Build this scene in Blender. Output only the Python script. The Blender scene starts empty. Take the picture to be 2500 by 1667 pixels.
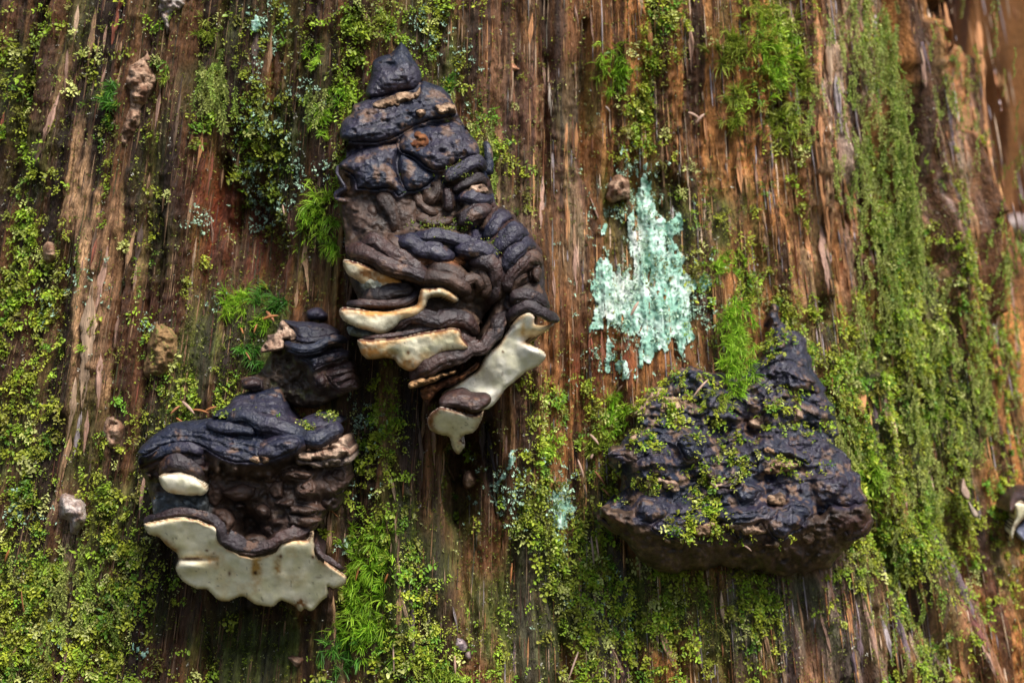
import bpy, math, random
import numpy as np
rng = np.random.default_rng(7)
random.seed(7)
scene = bpy.context.scene
R = math.radians

# ------------------------------------------------------------------ camera, sky, sun, exposure
D = 1.40                      # metres from camera to the reference plane y = 0
ZC = 1.50                     # camera height
K = 1.0 / 2500.0              # one photo pixel on the reference plane, metres
cam_d = bpy.data.cameras.new('camera')
cam = bpy.data.objects.new('camera', cam_d)
scene.collection.objects.link(cam)
cam.location = (0, -D, ZC)
cam.rotation_euler = (R(90), 0, 0)
cam_d.sensor_width = 36.0
cam_d.lens = 36.0 * D
cam_d.clip_start = 0.05
cam_d.clip_end = 500
cam_d.dof.use_dof = True
cam_d.dof.focus_distance = D - 0.055
cam_d.dof.aperture_fstop = 3.8
scene.camera = cam

world = bpy.data.worlds.new('World')
scene.world = world
world.use_nodes = True
wn = world.node_tree
bg = wn.nodes['Background']
sky = wn.nodes.new('ShaderNodeTexSky')
sky.sky_type = 'NISHITA'
sky.sun_disc = False
SUN_EL, SUN_AZ = 56.0, 146.0            # azimuth: clockwise from +Y, so the sun stands high behind the camera, a little to the right
sky.sun_elevation = R(SUN_EL)
sky.sun_rotation = R(SUN_AZ)
sky.air_density = 1.0
sky.dust_density = 2.0
sky.ozone_density = 1.0
wn.links.new(sky.outputs[0], bg.inputs[0])
bg.inputs[1].default_value = 0.07
sun_d = bpy.data.lights.new('sun', 'SUN')
sun_d.energy = 2.9
sun_d.angle = R(24)
sun_d.color = (1.0, 0.96, 0.90)
sun = bpy.data.objects.new('sun', sun_d)
scene.collection.objects.link(sun)
sun.rotation_euler = (R(90 - SUN_EL), 0, R(180 - SUN_AZ))
sun.location = (-1.5, -2, 4)
scene.view_settings.view_transform = 'Standard'
scene.view_settings.look = 'None'
scene.view_settings.exposure = 1.15
scene.view_settings.gamma = 1.0
scene.view_settings.use_curve_mapping = False
scene.cycles.use_denoising = True
scene.cycles.max_bounces = 6

# ------------------------------------------------------------------ helpers
def hash3(ix, iy, iz):
    h = (ix.astype(np.int64) * 374761393 + iy.astype(np.int64) * 668265263 + iz.astype(np.int64) * 2147483647 + 1013904223) & 0xffffffff
    h = ((h ^ (h >> 13)) * 1274126177) & 0xffffffff
    h = ((h ^ (h >> 16)) * 2246822519) & 0xffffffff
    h = h ^ (h >> 15)
    return (h & 0xffff).astype(np.float32) / 32767.5 - 1.0
def noise3(x, y, z):
    """value noise, -1..1"""
    x = np.asarray(x, float); y = np.asarray(y, float) + 0 * x; z = np.asarray(z, float) + 0 * x
    ix = np.floor(x); iy = np.floor(y); iz = np.floor(z)
    fx = x - ix; fy = y - iy; fz = z - iz
    fx = fx * fx * fx * (fx * (fx * 6 - 15) + 10); fy = fy * fy * fy * (fy * (fy * 6 - 15) + 10); fz = fz * fz * fz * (fz * (fz * 6 - 15) + 10)
    ix = ix.astype(np.int64); iy = iy.astype(np.int64); iz = iz.astype(np.int64)
    def c(a, b, d): return hash3(ix + a, iy + b, iz + d)
    a = c(0,0,0) * (1-fx) + c(1,0,0) * fx
    b = c(0,1,0) * (1-fx) + c(1,1,0) * fx
    e = c(0,0,1) * (1-fx) + c(1,0,1) * fx
    f = c(0,1,1) * (1-fx) + c(1,1,1) * fx
    return (a * (1-fy) + b * fy) * (1-fz) + (e * (1-fy) + f * fy) * fz
def fbm(x, y, z=0.0, o=4, g=0.5):
    s = 0; a = 1.0; t = 0
    for i in range(o):
        s = s + a * noise3(x * 2**i + 17.3*i, y * 2**i + 5.1*i, z * 2**i + 9.7*i); t += a; a *= g
    return s / t
def ridge(x, y, z=0.0, o=3):
    s = 0; a = 1.0; t = 0
    for i in range(o):
        s = s + a * (1 - 2*np.abs(noise3(x * 2**i + 7.3*i, y * 2**i + 3.1*i, z * 2**i + 2.7*i))); t += a; a *= 0.5
    return s / t
def sstep(a, b, x):
    t = np.clip((x - a) / (b - a), 0, 1); return t * t * (3 - 2*t)
def mixc(c1, c2, f):
    f = np.asarray(f)[..., None]; return np.asarray(c1) * (1 - f) + np.asarray(c2) * f
def unit(v):
    return v / np.maximum(np.linalg.norm(v, axis=-1, keepdims=True), 1e-9)
def catmull(pts, step=4.0, closed=False):
    """points (n, k) -> a smooth dense curve through them, about `step` apart in the first two columns"""
    P = np.asarray(pts, float); n = len(P); out = []
    segs = n if closed else n - 1
    for i in range(segs):
        if closed: p0, p1, p2, p3 = P[(i-1) % n], P[i], P[(i+1) % n], P[(i+2) % n]
        else: p0, p1, p2, p3 = P[max(i-1, 0)], P[i], P[i+1], P[min(i+2, n-1)]
        m = max(2, int(np.hypot(*(p2 - p1)[:2]) / step))
        t = np.linspace(0, 1, m, endpoint=False)[:, None]
        out.append(0.5 * (2*p1 + (p2-p0)*t + (2*p0-5*p1+4*p2-p3)*t**2 + (3*p1-p0-3*p2+p3)*t**3))
    if not closed: out.append(P[-1:])
    return np.concatenate(out)

def link(name, me, parent=None):
    o = bpy.data.objects.new(name, me); scene.collection.objects.link(o)
    if parent is not None: o.parent = parent
    return o
def make_mesh(name, verts, faces, mat, col=None, grain=None, smooth=True):
    """faces: list of int arrays, each (n, 3) or (n, 4)"""
    me = bpy.data.meshes.new(name)
    verts = np.asarray(verts, np.float32)
    me.vertices.add(len(verts)); me.vertices.foreach_set('co', verts.ravel())
    fl = [np.asarray(f, np.int32) for f in faces if len(f)]
    loops = np.concatenate([f.ravel() for f in fl])
    tot = np.concatenate([np.full(len(f), f.shape[1], np.int32) for f in fl])
    st = np.concatenate([[0], np.cumsum(tot)[:-1]]).astype(np.int32)
    me.loops.add(len(loops)); me.loops.foreach_set('vertex_index', loops)
    me.polygons.add(len(tot)); me.polygons.foreach_set('loop_start', st); me.polygons.foreach_set('loop_total', tot)
    if smooth: me.polygons.foreach_set('use_smooth', np.ones(len(tot), bool))
    if col is not None:
        a = me.attributes.new('Col', 'FLOAT_COLOR', 'POINT')
        c4 = np.ones((len(verts), 4), np.float32); c4[:, :3] = np.clip(col, 0, 1)
        a.data.foreach_set('color', c4.ravel())
    if grain is not None:
        a = me.attributes.new('grain', 'FLOAT_VECTOR', 'POINT'); a.data.foreach_set('vector', np.asarray(grain, np.float32).ravel())
    me.update(); me.validate()
    me.materials.append(mat)
    return me
def tag(o, label=None, cat=None, group=None, kind=None):
    if label: o['label'] = label
    if cat: o['category'] = cat
    if group: o['group'] = group
    if kind: o['kind'] = kind
    return o
def empty(name, loc):
    o = bpy.data.objects.new(name, None); scene.collection.objects.link(o); o.location = loc
    o.empty_display_size = 0.03
    return o

# ------------------------------------------------------------------ materials
def material(name, rough=0.7, bump=0.3, bscale=300.0, bdist=0.001, var=0.35, vscale=120.0, spec=0.4, coat=0.0, stretch=None,
             trans=0.0, sss=0.0, rvar=0.15, bump2=None, sheen=0.0):
    m = bpy.data.materials.new(name); m.use_nodes = True
    nt = m.node_tree; N = nt.nodes; L = nt.links
    b = N['Principled BSDF']
    at = N.new('ShaderNodeAttribute'); at.attribute_name = 'Col'
    if stretch:
        co = N.new('ShaderNodeAttribute'); co.attribute_name = 'grain'; cv = co.outputs['Vector']
        mp = N.new('ShaderNodeMapping'); mp.inputs['Scale'].default_value = stretch; L.new(cv, mp.inputs['Vector']); cv = mp.outputs[0]
    else:
        g = N.new('ShaderNodeTexCoord'); cv = g.outputs['Object']
    n1 = N.new('ShaderNodeTexNoise'); n1.inputs['Scale'].default_value = vscale; n1.inputs['Detail'].default_value = 5; n1.inputs['Roughness'].default_value = 0.65
    L.new(cv, n1.inputs['Vector'])
    mr = N.new('ShaderNodeMapRange'); mr.inputs[1].default_value = 0.3; mr.inputs[2].default_value = 0.7
    mr.inputs[3].default_value = 1 - var; mr.inputs[4].default_value = 1 + var
    L.new(n1.outputs['Fac'], mr.inputs[0])
    mx = N.new('ShaderNodeMix'); mx.data_type = 'RGBA'; mx.blend_type = 'MULTIPLY'; mx.inputs['Factor'].default_value = 1.0
    L.new(at.outputs['Color'], mx.inputs['A']); L.new(mr.outputs[0], mx.inputs['B'])
    L.new(mx.outputs['Result'], b.inputs['Base Color'])
    b.inputs['Specular IOR Level'].default_value = spec
    r2 = N.new('ShaderNodeMapRange'); r2.inputs[1].default_value = 0.3; r2.inputs[2].default_value = 0.7
    r2.inputs[3].default_value = rough + rvar; r2.inputs[4].default_value = rough - rvar
    n2 = N.new('ShaderNodeTexNoise'); n2.inputs['Scale'].default_value = vscale * 0.6; n2.inputs['Detail'].default_value = 3
    L.new(cv, n2.inputs['Vector']); L.new(n2.outputs['Fac'], r2.inputs[0]); L.new(r2.outputs[0], b.inputs['Roughness'])
    if bump:
        n3 = N.new('ShaderNodeTexNoise'); n3.inputs['Scale'].default_value = bscale; n3.inputs['Detail'].default_value = 6; n3.inputs['Roughness'].default_value = 0.62
        L.new(cv, n3.inputs['Vector'])
        bp = N.new('ShaderNodeBump'); bp.inputs['Strength'].default_value = bump; bp.inputs['Distance'].default_value = bdist
        L.new(n3.outputs['Fac'], bp.inputs['Height'])
        last = bp
        if bump2:
            kind, sc, strg, dist = bump2
            if kind == 'crack':
                v = N.new('ShaderNodeTexVoronoi'); v.feature = 'DISTANCE_TO_EDGE'; v.inputs['Scale'].default_value = sc
                wv = N.new('ShaderNodeMixRGB'); wv.blend_type = 'ADD'; wv.inputs[0].default_value = 0.012
                L.new(cv, wv.inputs[1]); L.new(n1.outputs['Color'], wv.inputs[2]); L.new(wv.outputs[0], v.inputs['Vector'])
                rr = N.new('ShaderNodeMapRange'); rr.inputs[1].default_value = 0.0; rr.inputs[2].default_value = 0.07
                L.new(v.outputs['Distance'], rr.inputs[0]); src = rr.outputs[0]
            else:
                v = N.new('ShaderNodeTexNoise'); v.inputs['Scale'].default_value = sc; v.inputs['Detail'].default_value = 2
                L.new(cv, v.inputs['Vector']); src = v.outputs['Fac']
            b2 = N.new('ShaderNodeBump'); b2.inputs['Strength'].default_value = strg; b2.inputs['Distance'].default_value = dist
            L.new(src, b2.inputs['Height']); L.new(bp.outputs[0], b2.inputs['Normal']); last = b2
        L.new(last.outputs[0], b.inputs['Normal'])
    if coat:
        b.inputs['Coat Weight'].default_value = coat; b.inputs['Coat Roughness'].default_value = 0.3
    if sss:
        b.inputs['Subsurface Weight'].default_value = sss; b.inputs['Subsurface Radius'].default_value = (0.004, 0.003, 0.002)
        b.inputs['Subsurface Scale'].default_value = 1.0
    if sheen:
        b.inputs['Sheen Weight'].default_value = sheen
    if trans:
        t = N.new('ShaderNodeBsdfTranslucent'); L.new(mx.outputs['Result'], t.inputs['Color'])
        ms = N.new('ShaderNodeMixShader'); ms.inputs[0].default_value = trans
        L.new(b.outputs[0], ms.inputs[1]); L.new(t.outputs[0], ms.inputs[2]); L.new(ms.outputs[0], N['Material Output'].inputs['Surface'])
    return m
M_wood = material('weathered_wood', rough=0.6, bump=1.0, bscale=1.0, bdist=0.0030, var=0.7, vscale=1.6, stretch=(520, 1, 80), rvar=0.15, spec=0.25, bump2=('noise', 3.2, 1.0, 0.0016))
M_sliver = material('bare_wood_sliver', rough=0.65, bump=0.8, bscale=1.0, bdist=0.0018, var=0.4, vscale=1.0, stretch=(900, 900, 30), rvar=0.15)
M_crust = material('black_fungus_crust', rough=0.45, bump=0.85, bscale=300, bdist=0.0018, var=0.5, vscale=160, spec=0.55, bump2=('crack', 60, 0.5, 0.0012), rvar=0.16)
M_brown = material('brown_fungus_flesh', rough=0.5, bump=0.8, bscale=420, bdist=0.0013, var=0.45, vscale=180, spec=0.35)
M_flaky = material('torn_fungus_flesh', rough=0.85, bump=1.0, bscale=500, bdist=0.002, var=0.5, vscale=260, spec=0.2)
M_pore = material('cream_pore_layer', rough=0.85, bump=0.5, bscale=900, bdist=0.0009, var=0.16, vscale=90, spec=0.15, bump2=('noise', 90, 0.22, 0.0012), rvar=0.08)
M_moss = material('moss_leaf', rough=0.5, bump=0, var=0.15, vscale=300, spec=0.4, trans=0.35)
M_hair = material('hair_moss', rough=0.5, bump=0, var=0.12, vscale=200, spec=0.3, trans=0.35)
M_lichen = material('powdery_lichen', rough=0.9, bump=0.8, bscale=700, bdist=0.0009, var=0.25, vscale=350, spec=0.15)
M_twig = material('dry_needle', rough=0.6, bump=0.4, bscale=900, bdist=0.0004, var=0.25, vscale=400)
M_soil = material('forest_floor', rough=0.95, bump=1.0, bscale=30, bdist=0.02, var=0.6, vscale=6, spec=0.1)

# ------------------------------------------------------------------ pixel <-> place
def pix(x, y, z):
    f = D / (D + y) / K
    return 1250 + x * f, 833.5 - (z - ZC) * f
def at_depth(px, py, y):
    f = (D + y) / D * K
    return (px - 1250) * f, y, ZC - (py - 833.5) * f

# ------------------------------------------------------------------ the dead trunk: profile, relief, colour
PROF = catmull([(-.75,1.75),(-1.25,1.45),(-1.45,1.0),(-1.36,.6),(-1.12,.30),(-.85,.13),(-.62,.05),(-.42,.01),(-.2,.0),(0,.025),(.15,.06),(.3,.11),
                (.42,.17),(.53,.245),(.615,.35),(.652,.49),(.635,.66),(.52,.9),(.3,1.2),(-.2,1.6)], 0.004)
seg = np.hypot(*np.diff(PROF, axis=0).T); ARC = np.concatenate([[0], np.cumsum(seg)])
i_max = int(np.argmax(PROF[:, 0])); i_min = int(np.argmin(PROF[:, 0]))
FS, FY = PROF[i_min:i_max+1, 0], PROF[i_min:i_max+1, 1]       # the front, where depth is a function of s
FAN = 0.27
def flare(z):
    d = ZC - z
    return 1 + FAN * np.clip(d, -0.6, 0.5) + 0.25 * np.clip(d - 0.5, 0, 2)**1.5
XF = 0.02
def base_y(x, z):
    s = XF + (x - XF) / flare(z)
    return np.interp(s, FS, FY) - 0.10 * np.clip(ZC - z, -0.8, 1.6)
def on_base(px, py, out=0.0):
    """pixel -> point `out` metres in front of the trunk's smooth surface"""
    px = np.asarray(px, float); py = np.asarray(py, float)
    y = np.zeros_like(px + py)
    for _ in range(12):
        x, _y, z = at_depth(px, py, y); y = 0.5 * y + 0.5 * (base_y(x, z) - out)
    x, _y, z = at_depth(px, py, y)
    return np.stack([x, y, z], -1)

def blobs(px, py, items):
    s = np.zeros_like(px)
    for (bx, by, sx, sy, a) in items:
        e = ((px - bx) / sx)**2 + ((py - by) / sy)**2
        s += a * np.exp(-e)
    return s
def strokes(px, py, items):
    """(x0,y0,x1,y1,halfwidth,amount): a soft line"""
    s = np.zeros_like(px)
    for (x0, y0, x1, y1, w, a) in items:
        dx, dy = x1 - x0, y1 - y0; L2 = dx*dx + dy*dy
        t = np.clip(((px - x0) * dx + (py - y0) * dy) / L2, 0, 1)
        d = np.hypot(px - x0 - t*dx, py - y0 - t*dy)
        s += a * np.exp(-(d / (w * (0.35 + 0.65 * np.sin(np.pi * np.clip(t, .06, .94))**0.6)))**2)
    return s
RELIEF = [(610,545,110,220,-60),(560,400,60,160,-14),(500,700,70,120,-20),(700,250,120,240,-14),(650,1570,140,110,-20),(440,350,90,300,10),(230,800,80,420,14),
          (60,700,60,300,-8),(960,1300,55,330,16),(1135,1190,62,150,-52),(1140,1110,38,70,-34),(1180,1330,50,120,-16),(1260,1480,70,150,-24),(1290,1380,90,140,-12),
          (1420,1150,70,200,-8),(1500,420,150,220,-22),(1720,340,160,180,-20),(1440,700,120,200,8),(1660,560,160,160,-12),(1300,330,90,260,-6),
          (1750,1560,300,130,10),(2050,420,90,300,8),(1960,650,90,180,-12),(2300,200,70,300,-10),(80,1450,200,300,10),(1850,100,90,120,6)]
CAVITY = [(1132,1185,56,150,-45),(1150,1120,36,90,-30),(1140,1370,40,90,-14),(600,600,90,150,-26),(530,480,26,110,-16),(640,1545,120,60,-14),(1640,470,60,60,-10),(1900,280,40,40,-14),(2000,560,26,60,-12)]
def sharp(px, py, items):
    s = np.zeros_like(px)
    for (bx, by, sx, sy, a) in items:
        q = ((px - bx) / sx)**2 + ((py - by) / sy)**2 + .5 * fbm(px / 40, py / 60, 31.0, 3)
        s += a * (1 - sstep(.55, 1.15, q))
    return s
GROOVE = [(112,-40,40,340,9,-32),(118,-60,90,140,14,-20),(45,330,10,520,14,-18),(520,380,490,760,16,-16),(870,40,840,460,18,-16),(1190,1040,1220,1260,14,-26),(1075,1040,1050,1240,12,-12),
          (1330,0,1340,500,16,-10),(1425,60,1440,420,20,-14),(1560,320,1600,700,14,-10),(2165,-20,2200,220,20,-24),(2200,180,2290,640,24,-55),(2290,0,2330,120,22,-40),(2270,40,2370,480,12,-20),(1990,440,2010,780,18,-16),(1900,200,1910,520,14,-12),
          (2110,640,2150,900,16,-14),(2240,900,2330,1260,26,-22),(2160,1290,2330,1640,22,-20),(2060,1300,2140,1500,18,-12),(2300,1240,2380,1420,30,-18),(400,1290,430,1560,14,-12),(470,1380,500,1640,14,-18),(830,1480,850,1660,16,-16),
          (1500,1380,1560,1660,14,-8),(1600,1440,1670,1667,10,-8),(1340,1450,1400,1667,16,-12),(1000,1420,1010,1640,10,-8),(740,560,720,740,20,-10),
          (360,520,330,900,12,-8),(290,700,220,1200,10,-6)]
RISE = [(240,480,165,1000,30,10),(200,60,110,420,22,9),(330,420,250,660,22,8),(965,1400,1000,1667,26,9),(770,1150,800,1340,18,12),(1345,200,1350,330,12,6),(2040,120,2060,420,30,9),(1985,360,2020,720,16,14),
        (2255,60,2360,520,18,18),(2325,330,2400,760,14,18),(2080,1000,2190,1240,26,16),(2220,1290,2420,1667,30,15),(2120,0,2150,420,14,9),(2100,1400,2250,1667,40,9),(1970,1400,2050,1640,24,8),
        (1870,0,1890,260,16,7),(890,1120,905,1400,16,6),(840,560,850,740,14,12),(930,960,990,1200,14,8)]
def relief(px, py, t, z):
    """millimetres out of the smooth trunk"""
    wob = 0.006 * fbm(t * 9, z * 4, 3.0, 3)
    g = t + wob
    h = blobs(px, py, RELIEF) + sharp(px, py, CAVITY) + strokes(px + 160 * wob / 0.006 * 0.12, py, GROOVE) + strokes(px, py, RISE)
    rt_ = 1 + .7 * sstep(1500, 2150, px) + .3 * (1 - sstep(0, 350, px)); h = h + rt_ * (13.0 * ridge(g * 17, z * 1.5, 1.0, 3) + 12.0 * fbm(g * 10, z * .8, 19.0, 2)) + 6.0 * fbm(g * 30, z * 3.6, 6.0, 3) + 5.0 * ridge(g * 75, z * 4.5, 2.0, 2) + 3.0 * ridge(g * 190, z * 9, 4.0, 2) + 1.6 * noise3(g * 520, z * 24, 5.0)
    crumb = sstep(-.25, .3, fbm(g * 16, z * 7, 17.0, 3)); h = h + 3.5 * fbm(g * 40, z * 30, 7.0, 3) + crumb * (3.0 * ridge(g * 110, z * 60, 18.0, 2) + 1.6 * fbm(g * 240, z * 170, 8.0, 2))
    # broken ends of fibre bundles: steps along the grain
    st = noise3(g * 60, z * 7, 11.0); h = h + 3.0 * sstep(0.25, 0.33, st) - 2.6 * sstep(0.3, 0.36, -st)
    st2 = noise3(g * 150 + 3, z * 16, 13.0); h = h + 1.8 * sstep(0.2, 0.26, st2) - 2.2 * sstep(0.28, 0.34, -st2)
    sp = np.abs(noise3(g * 46 + 9, z * 2.2, 15.0)); h = h - 7.0 * (1 - sstep(.0, .07, sp)) * sstep(-.2, .3, noise3(g * 12, z * 5, 16.0))     # long splits
    return h

def spaced(a, b, fine0, fine1, df, dc):
    out = [a]
    while out[-1] < b:
        v = out[-1]
        d = 0 if fine0 <= v <= fine1 else min(abs(v - fine0), abs(v - fine1))
        out.append(v + min(dc, df + d * 0.12))
    return np.array(out)
t0 = float(np.interp(-0.66, FS, ARC[i_min:i_max+1])); t1 = float(ARC[i_max]) + 0.10
TT = spaced(0.0, ARC[-1], t0, t1, 0.0015, 0.03)
ZZ = spaced(-0.06, 3.2, 1.08, 1.90, 0.0024, 0.05)
gx = np.interp(TT, ARC, PROF[:, 0]); gy = np.interp(TT, ARC, PROF[:, 1])
tx = np.gradient(gx, TT); ty = np.gradient(gy, TT); tl = np.hypot(tx, ty)
nx, ny = ty / tl, -tx / tl                                   # outward
S, Zg = np.meshgrid(gx, ZZ); Yb, _ = np.meshgrid(gy, ZZ); NX, _ = np.meshgrid(nx, ZZ); NY, _ = np.meshgrid(ny, ZZ); Tg, _ = np.meshgrid(TT, ZZ)
X0 = XF + (S - XF) * flare(Zg); Y0 = Yb - 0.10 * np.clip(ZC - Zg, -0.8, 1.6)
PX, PY = pix(X0, np.maximum(Y0, -1.0), Zg)
front = (NY < 0.35) & (PX > -900) & (PX < 3100) & (PY > -900) & (PY < 2700)
H = relief(PX, PY, Tg, Zg) * np.where(front, 1.0, 0.8)
TV = np.stack([X0 + NX * H * 1e-3, Y0 + NY * H * 1e-3, Zg], -1)
# final pixel of each vertex and its normal
TPX, TPY = pix(TV[..., 0], TV[..., 1], TV[..., 2])
du = np.gradient(TV, axis=1); dv = np.gradient(TV, axis=0)
TN = unit(np.cross(du, dv))
nz, nt = TV.shape[:2]

# ---- wood colour: what the wood itself is (bare, rotten, algae-stained), with black marks along some grooves
C_dark = np.array([.024,.012,.006]); C_mid = np.array([.105,.042,.015]); C_pale = np.array([.50,.29,.145]); C_orange = np.array([.56,.23,.066])
C_red = np.array([.15,.032,.012]); C_algae = np.array([.042,.046,.010]); C_grey = np.array([.33,.27,.27]); C_tan = np.array([.30,.17,.09])
def wood_colour(px, py, t, z, h):
    g = t + 0.006 * fbm(t * 9, z * 4, 3.0, 3)
    f1 = fbm(g * 70, z * 5, 21.0, 4); f2 = fbm(g * 240, z * 14, 22.0, 3); f3 = fbm(g * 30, z * 12, 23.0, 4)
    warm = (.22 * sstep(150, 800, px) + .78 * sstep(1050, 1700, px + 160 * f3)) * (.35 + .65 * sstep(-.3, .25, fbm(g * 24, z * 2.2, 29.0, 3)))                     # to the right the wood is bare and orange
    c = mixc(C_dark, C_mid, sstep(-.35, .4, f1))
    c = mixc(c, mixc(C_mid * 1.15, C_orange, sstep(-.35, .25, f1 + .5 * f2)), warm * 0.9)
    pale = blobs(px, py, [(225,760,42,300,.9),(150,1180,45,300,.55),(200,420,50,260,.45),(330,560,60,120,.35),(390,700,50,200,.3),(290,1000,40,200,.3),(960,1150,40,240,.5),(925,1560,40,160,.7),(1330,250,18,120,1.0),(1290,560,50,200,.35),
                          (2040,250,70,300,.9),(2000,620,40,200,.6),(2080,60,60,140,.6),(2140,1560,120,150,.7),(1930,1560,90,120,.6),(2250,800,40,300,.4),(1400,520,40,120,.5),(790,1240,25,120,.8),(1450,1600,120,120,.3),(2300,980,60,300,.4),(1230,540,40,200,.5)])
    c = mixc(c, mixc(C_tan, C_pale, sstep(-.2, .5, f2)), np.clip(sstep(-.1, .45, f1 * .6 + f2 * .5 + pale * .75 - .25) * (0.25 + pale), 0, 1))
    grey = blobs(px, py, [(2055,230,45,200,.8),(2300,420,60,220,.8),(2130,60,30,160,.6),(2140,1600,100,130,.5),(1980,1500,60,140,.4),(2370,1500,60,200,.3),(150,1330,40,120,.3)])
    c = mixc(c, C_grey, np.clip(grey * sstep(-.05, .45, f2 * .7 + f1 * .5 + .1), 0, .85))
    red = blobs(px, py, [(530,470,55,120,1.5),(590,600,95,120,1.3),(510,620,25,200,.6),(390,830,120,140,.35),(1090,1180,70,120,.35),(1130,1330,60,90,.8),(1430,870,60,100,1.5),(1530,880,40,50,1.2),(1290,260,70,130,.5),(420,950,60,60,.3),(2420,1480,50,90,.5),(1220,1640,60,50,.6),(1850,260,80,60,.5),(600,1620,80,60,.25)])
    c = mixc(c, mixc(C_red, C_red * 1.7, sstep(-.3, .5, f2)), np.clip(red * (0.65 + .7 * f3), 0, .95))
    tan = blobs(px, py, [(1110,1180,60,110,1.2),(1150,1220,50,60,.6),(1240,180,45,90,.7)])
    c = mixc(c, np.array([.30,.155,.075]) * (1 + .3 * f2[..., None]), np.clip(tan * (0.8 + .5 * f3), 0, .95))
    alg = blobs(px, py, [(620,1600,200,110,.9),(500,250,180,260,.5),(640,840,170,150,.9),(700,300,120,250,.6),(80,200,120,300,.6),(1000,1350,90,200,.4),(1350,1400,220,250,.7),(1280,1520,100,200,.8),(1100,150,90,160,.8),(1640,560,200,150,.45),(1750,480,120,160,.5),(330,1480,80,120,.4),(1480,350,120,200,.4),(1800,1480,300,120,.6),(420,1000,100,200,.5),(80,1300,250,380,.6),(2250,1150,200,350,.8),(2200,800,200,250,.4),(1700,1500,300,120,.5),(1000,1450,150,250,.5)])
    c = mixc(c, mixc(C_algae, C_algae * np.array([1.6,1.9,1.5]), sstep(-.3, .5, f2)), np.clip(sstep(-.25, .35, f3 + .4 * f1 + alg * .7 - .27), 0, 1) * np.clip(.45 + alg * .8, 0, .92))
    mv = sstep(.12, .42, fbm(g * 34 + 5, z * 2.4, 33.0, 3)) * sstep(900, 1700, px); c = mixc(c, np.array([.19,.15,.155]) * (1 + .4 * f2[..., None]), mv * .28)
    dk = sstep(.18, .40, fbm(g * 44 + 9, z * 3.0, 35.0, 3)); c = mixc(c, np.array([.022,.016,.014]), dk * .5)
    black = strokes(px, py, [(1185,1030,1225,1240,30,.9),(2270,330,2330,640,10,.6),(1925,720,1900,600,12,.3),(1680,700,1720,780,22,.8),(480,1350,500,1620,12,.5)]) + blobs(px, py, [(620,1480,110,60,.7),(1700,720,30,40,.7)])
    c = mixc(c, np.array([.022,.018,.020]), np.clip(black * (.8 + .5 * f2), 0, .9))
    return c * (1 + .35 * f2)[..., None]
TC = wood_colour(PX, PY, Tg, Zg, H)
idx = np.arange(nz * nt).reshape(nz, nt)
quads = np.stack([idx[:-1, :-1], idx[:-1, 1:], idx[1:, 1:], idx[1:, :-1]], -1).reshape(-1, 4)
grain = np.stack([Tg + .004 * fbm(Tg * 9, Zg * 4, 3.0, 2), 0 * Tg, Zg], -1).reshape(-1, 3)
trunk_root = tag(empty('dead_tree', (-0.4, 0.8, 0.0)), 'huge dead tree trunk of weathered reddish brown wood with vertical grain and moss', 'tree trunk')
tm = make_mesh('trunk', TV.reshape(-1, 3) - np.array(trunk_root.location), [quads], M_wood, TC.reshape(-1, 3), grain)
link('trunk', tm, trunk_root)

# front depth of the finished surface by pixel, for laying things on it
RW, RH, RX, RY = 5.0, 7.0, -300, -300
ncx, ncy = int(3100 / RW), int(2300 / RH)
DEP = np.full((ncy, ncx), np.inf)
vis = front & (TPX > RX) & (TPX < RX + ncx * RW) & (TPY > RY) & (TPY < RY + ncy * RH)
ci = ((TPX[vis] - RX) / RW).astype(int); cj = ((TPY[vis] - RY) / RH).astype(int)
np.minimum.at(DEP, (cj, ci), TV[..., 1][vis])
for _ in range(8):
    bad = ~np.isfinite(DEP)
    if not bad.any(): break
    p = np.pad(DEP, 1, constant_values=np.inf)
    nb = np.minimum.reduce([p[:-2, 1:-1], p[2:, 1:-1], p[1:-1, :-2], p[1:-1, 2:]])
    DEP[bad] = nb[bad]
DEP[~np.isfinite(DEP)] = 0.6
def surf_y(px, py):
    fx = np.clip((np.asarray(px, float) - RX) / RW - .5, 0, ncx - 1.001); fy = np.clip((np.asarray(py, float) - RY) / RH - .5, 0, ncy - 1.001)
    i = fx.astype(int); j = fy.astype(int); a = fx - i; b = fy - j
    return (DEP[j, i] * (1-a) + DEP[j, i+1] * a) * (1-b) + (DEP[j+1, i] * (1-a) + DEP[j+1, i+1] * a) * b
def on_surf(px, py, out=0.0):
    px = np.asarray(px, float); py = np.asarray(py, float)
    y = surf_y(px, py) - out
    x, y, z = at_depth(px, py, y)
    return np.stack([x, y, z], -1)

# ------------------------------------------------------------------ fungus builders
SURF = {}          # finished front surfaces that moss can grow on: name -> (points, normals, px, py)
def near_outline(px, py, poly):
    """distance to a closed outline (px), vector to its nearest point, inside?"""
    a = poly; b = np.roll(poly, -1, axis=0)
    n = len(px); d2 = np.full(n, 1e18); vx = np.zeros(n); vy = np.zeros(n); ins = np.zeros(n, bool)
    for (x0, y0), (x1, y1) in zip(a, b):
        dx, dy = x1 - x0, y1 - y0; L = dx*dx + dy*dy + 1e-9
        t = np.clip(((px - x0) * dx + (py - y0) * dy) / L, 0, 1)
        ex = x0 + t*dx - px; ey = y0 + t*dy - py; e = ex*ex + ey*ey
        m = e < d2; d2[m] = e[m]; vx[m] = ex[m]; vy[m] = ey[m]
        c = ((y0 > py) != (y1 > py)) & (px < (x1 - x0) * (py - y0) / (y1 - y0 + 1e-12) + x0)
        ins ^= c
    return np.sqrt(d2), vx, vy, ins
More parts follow.
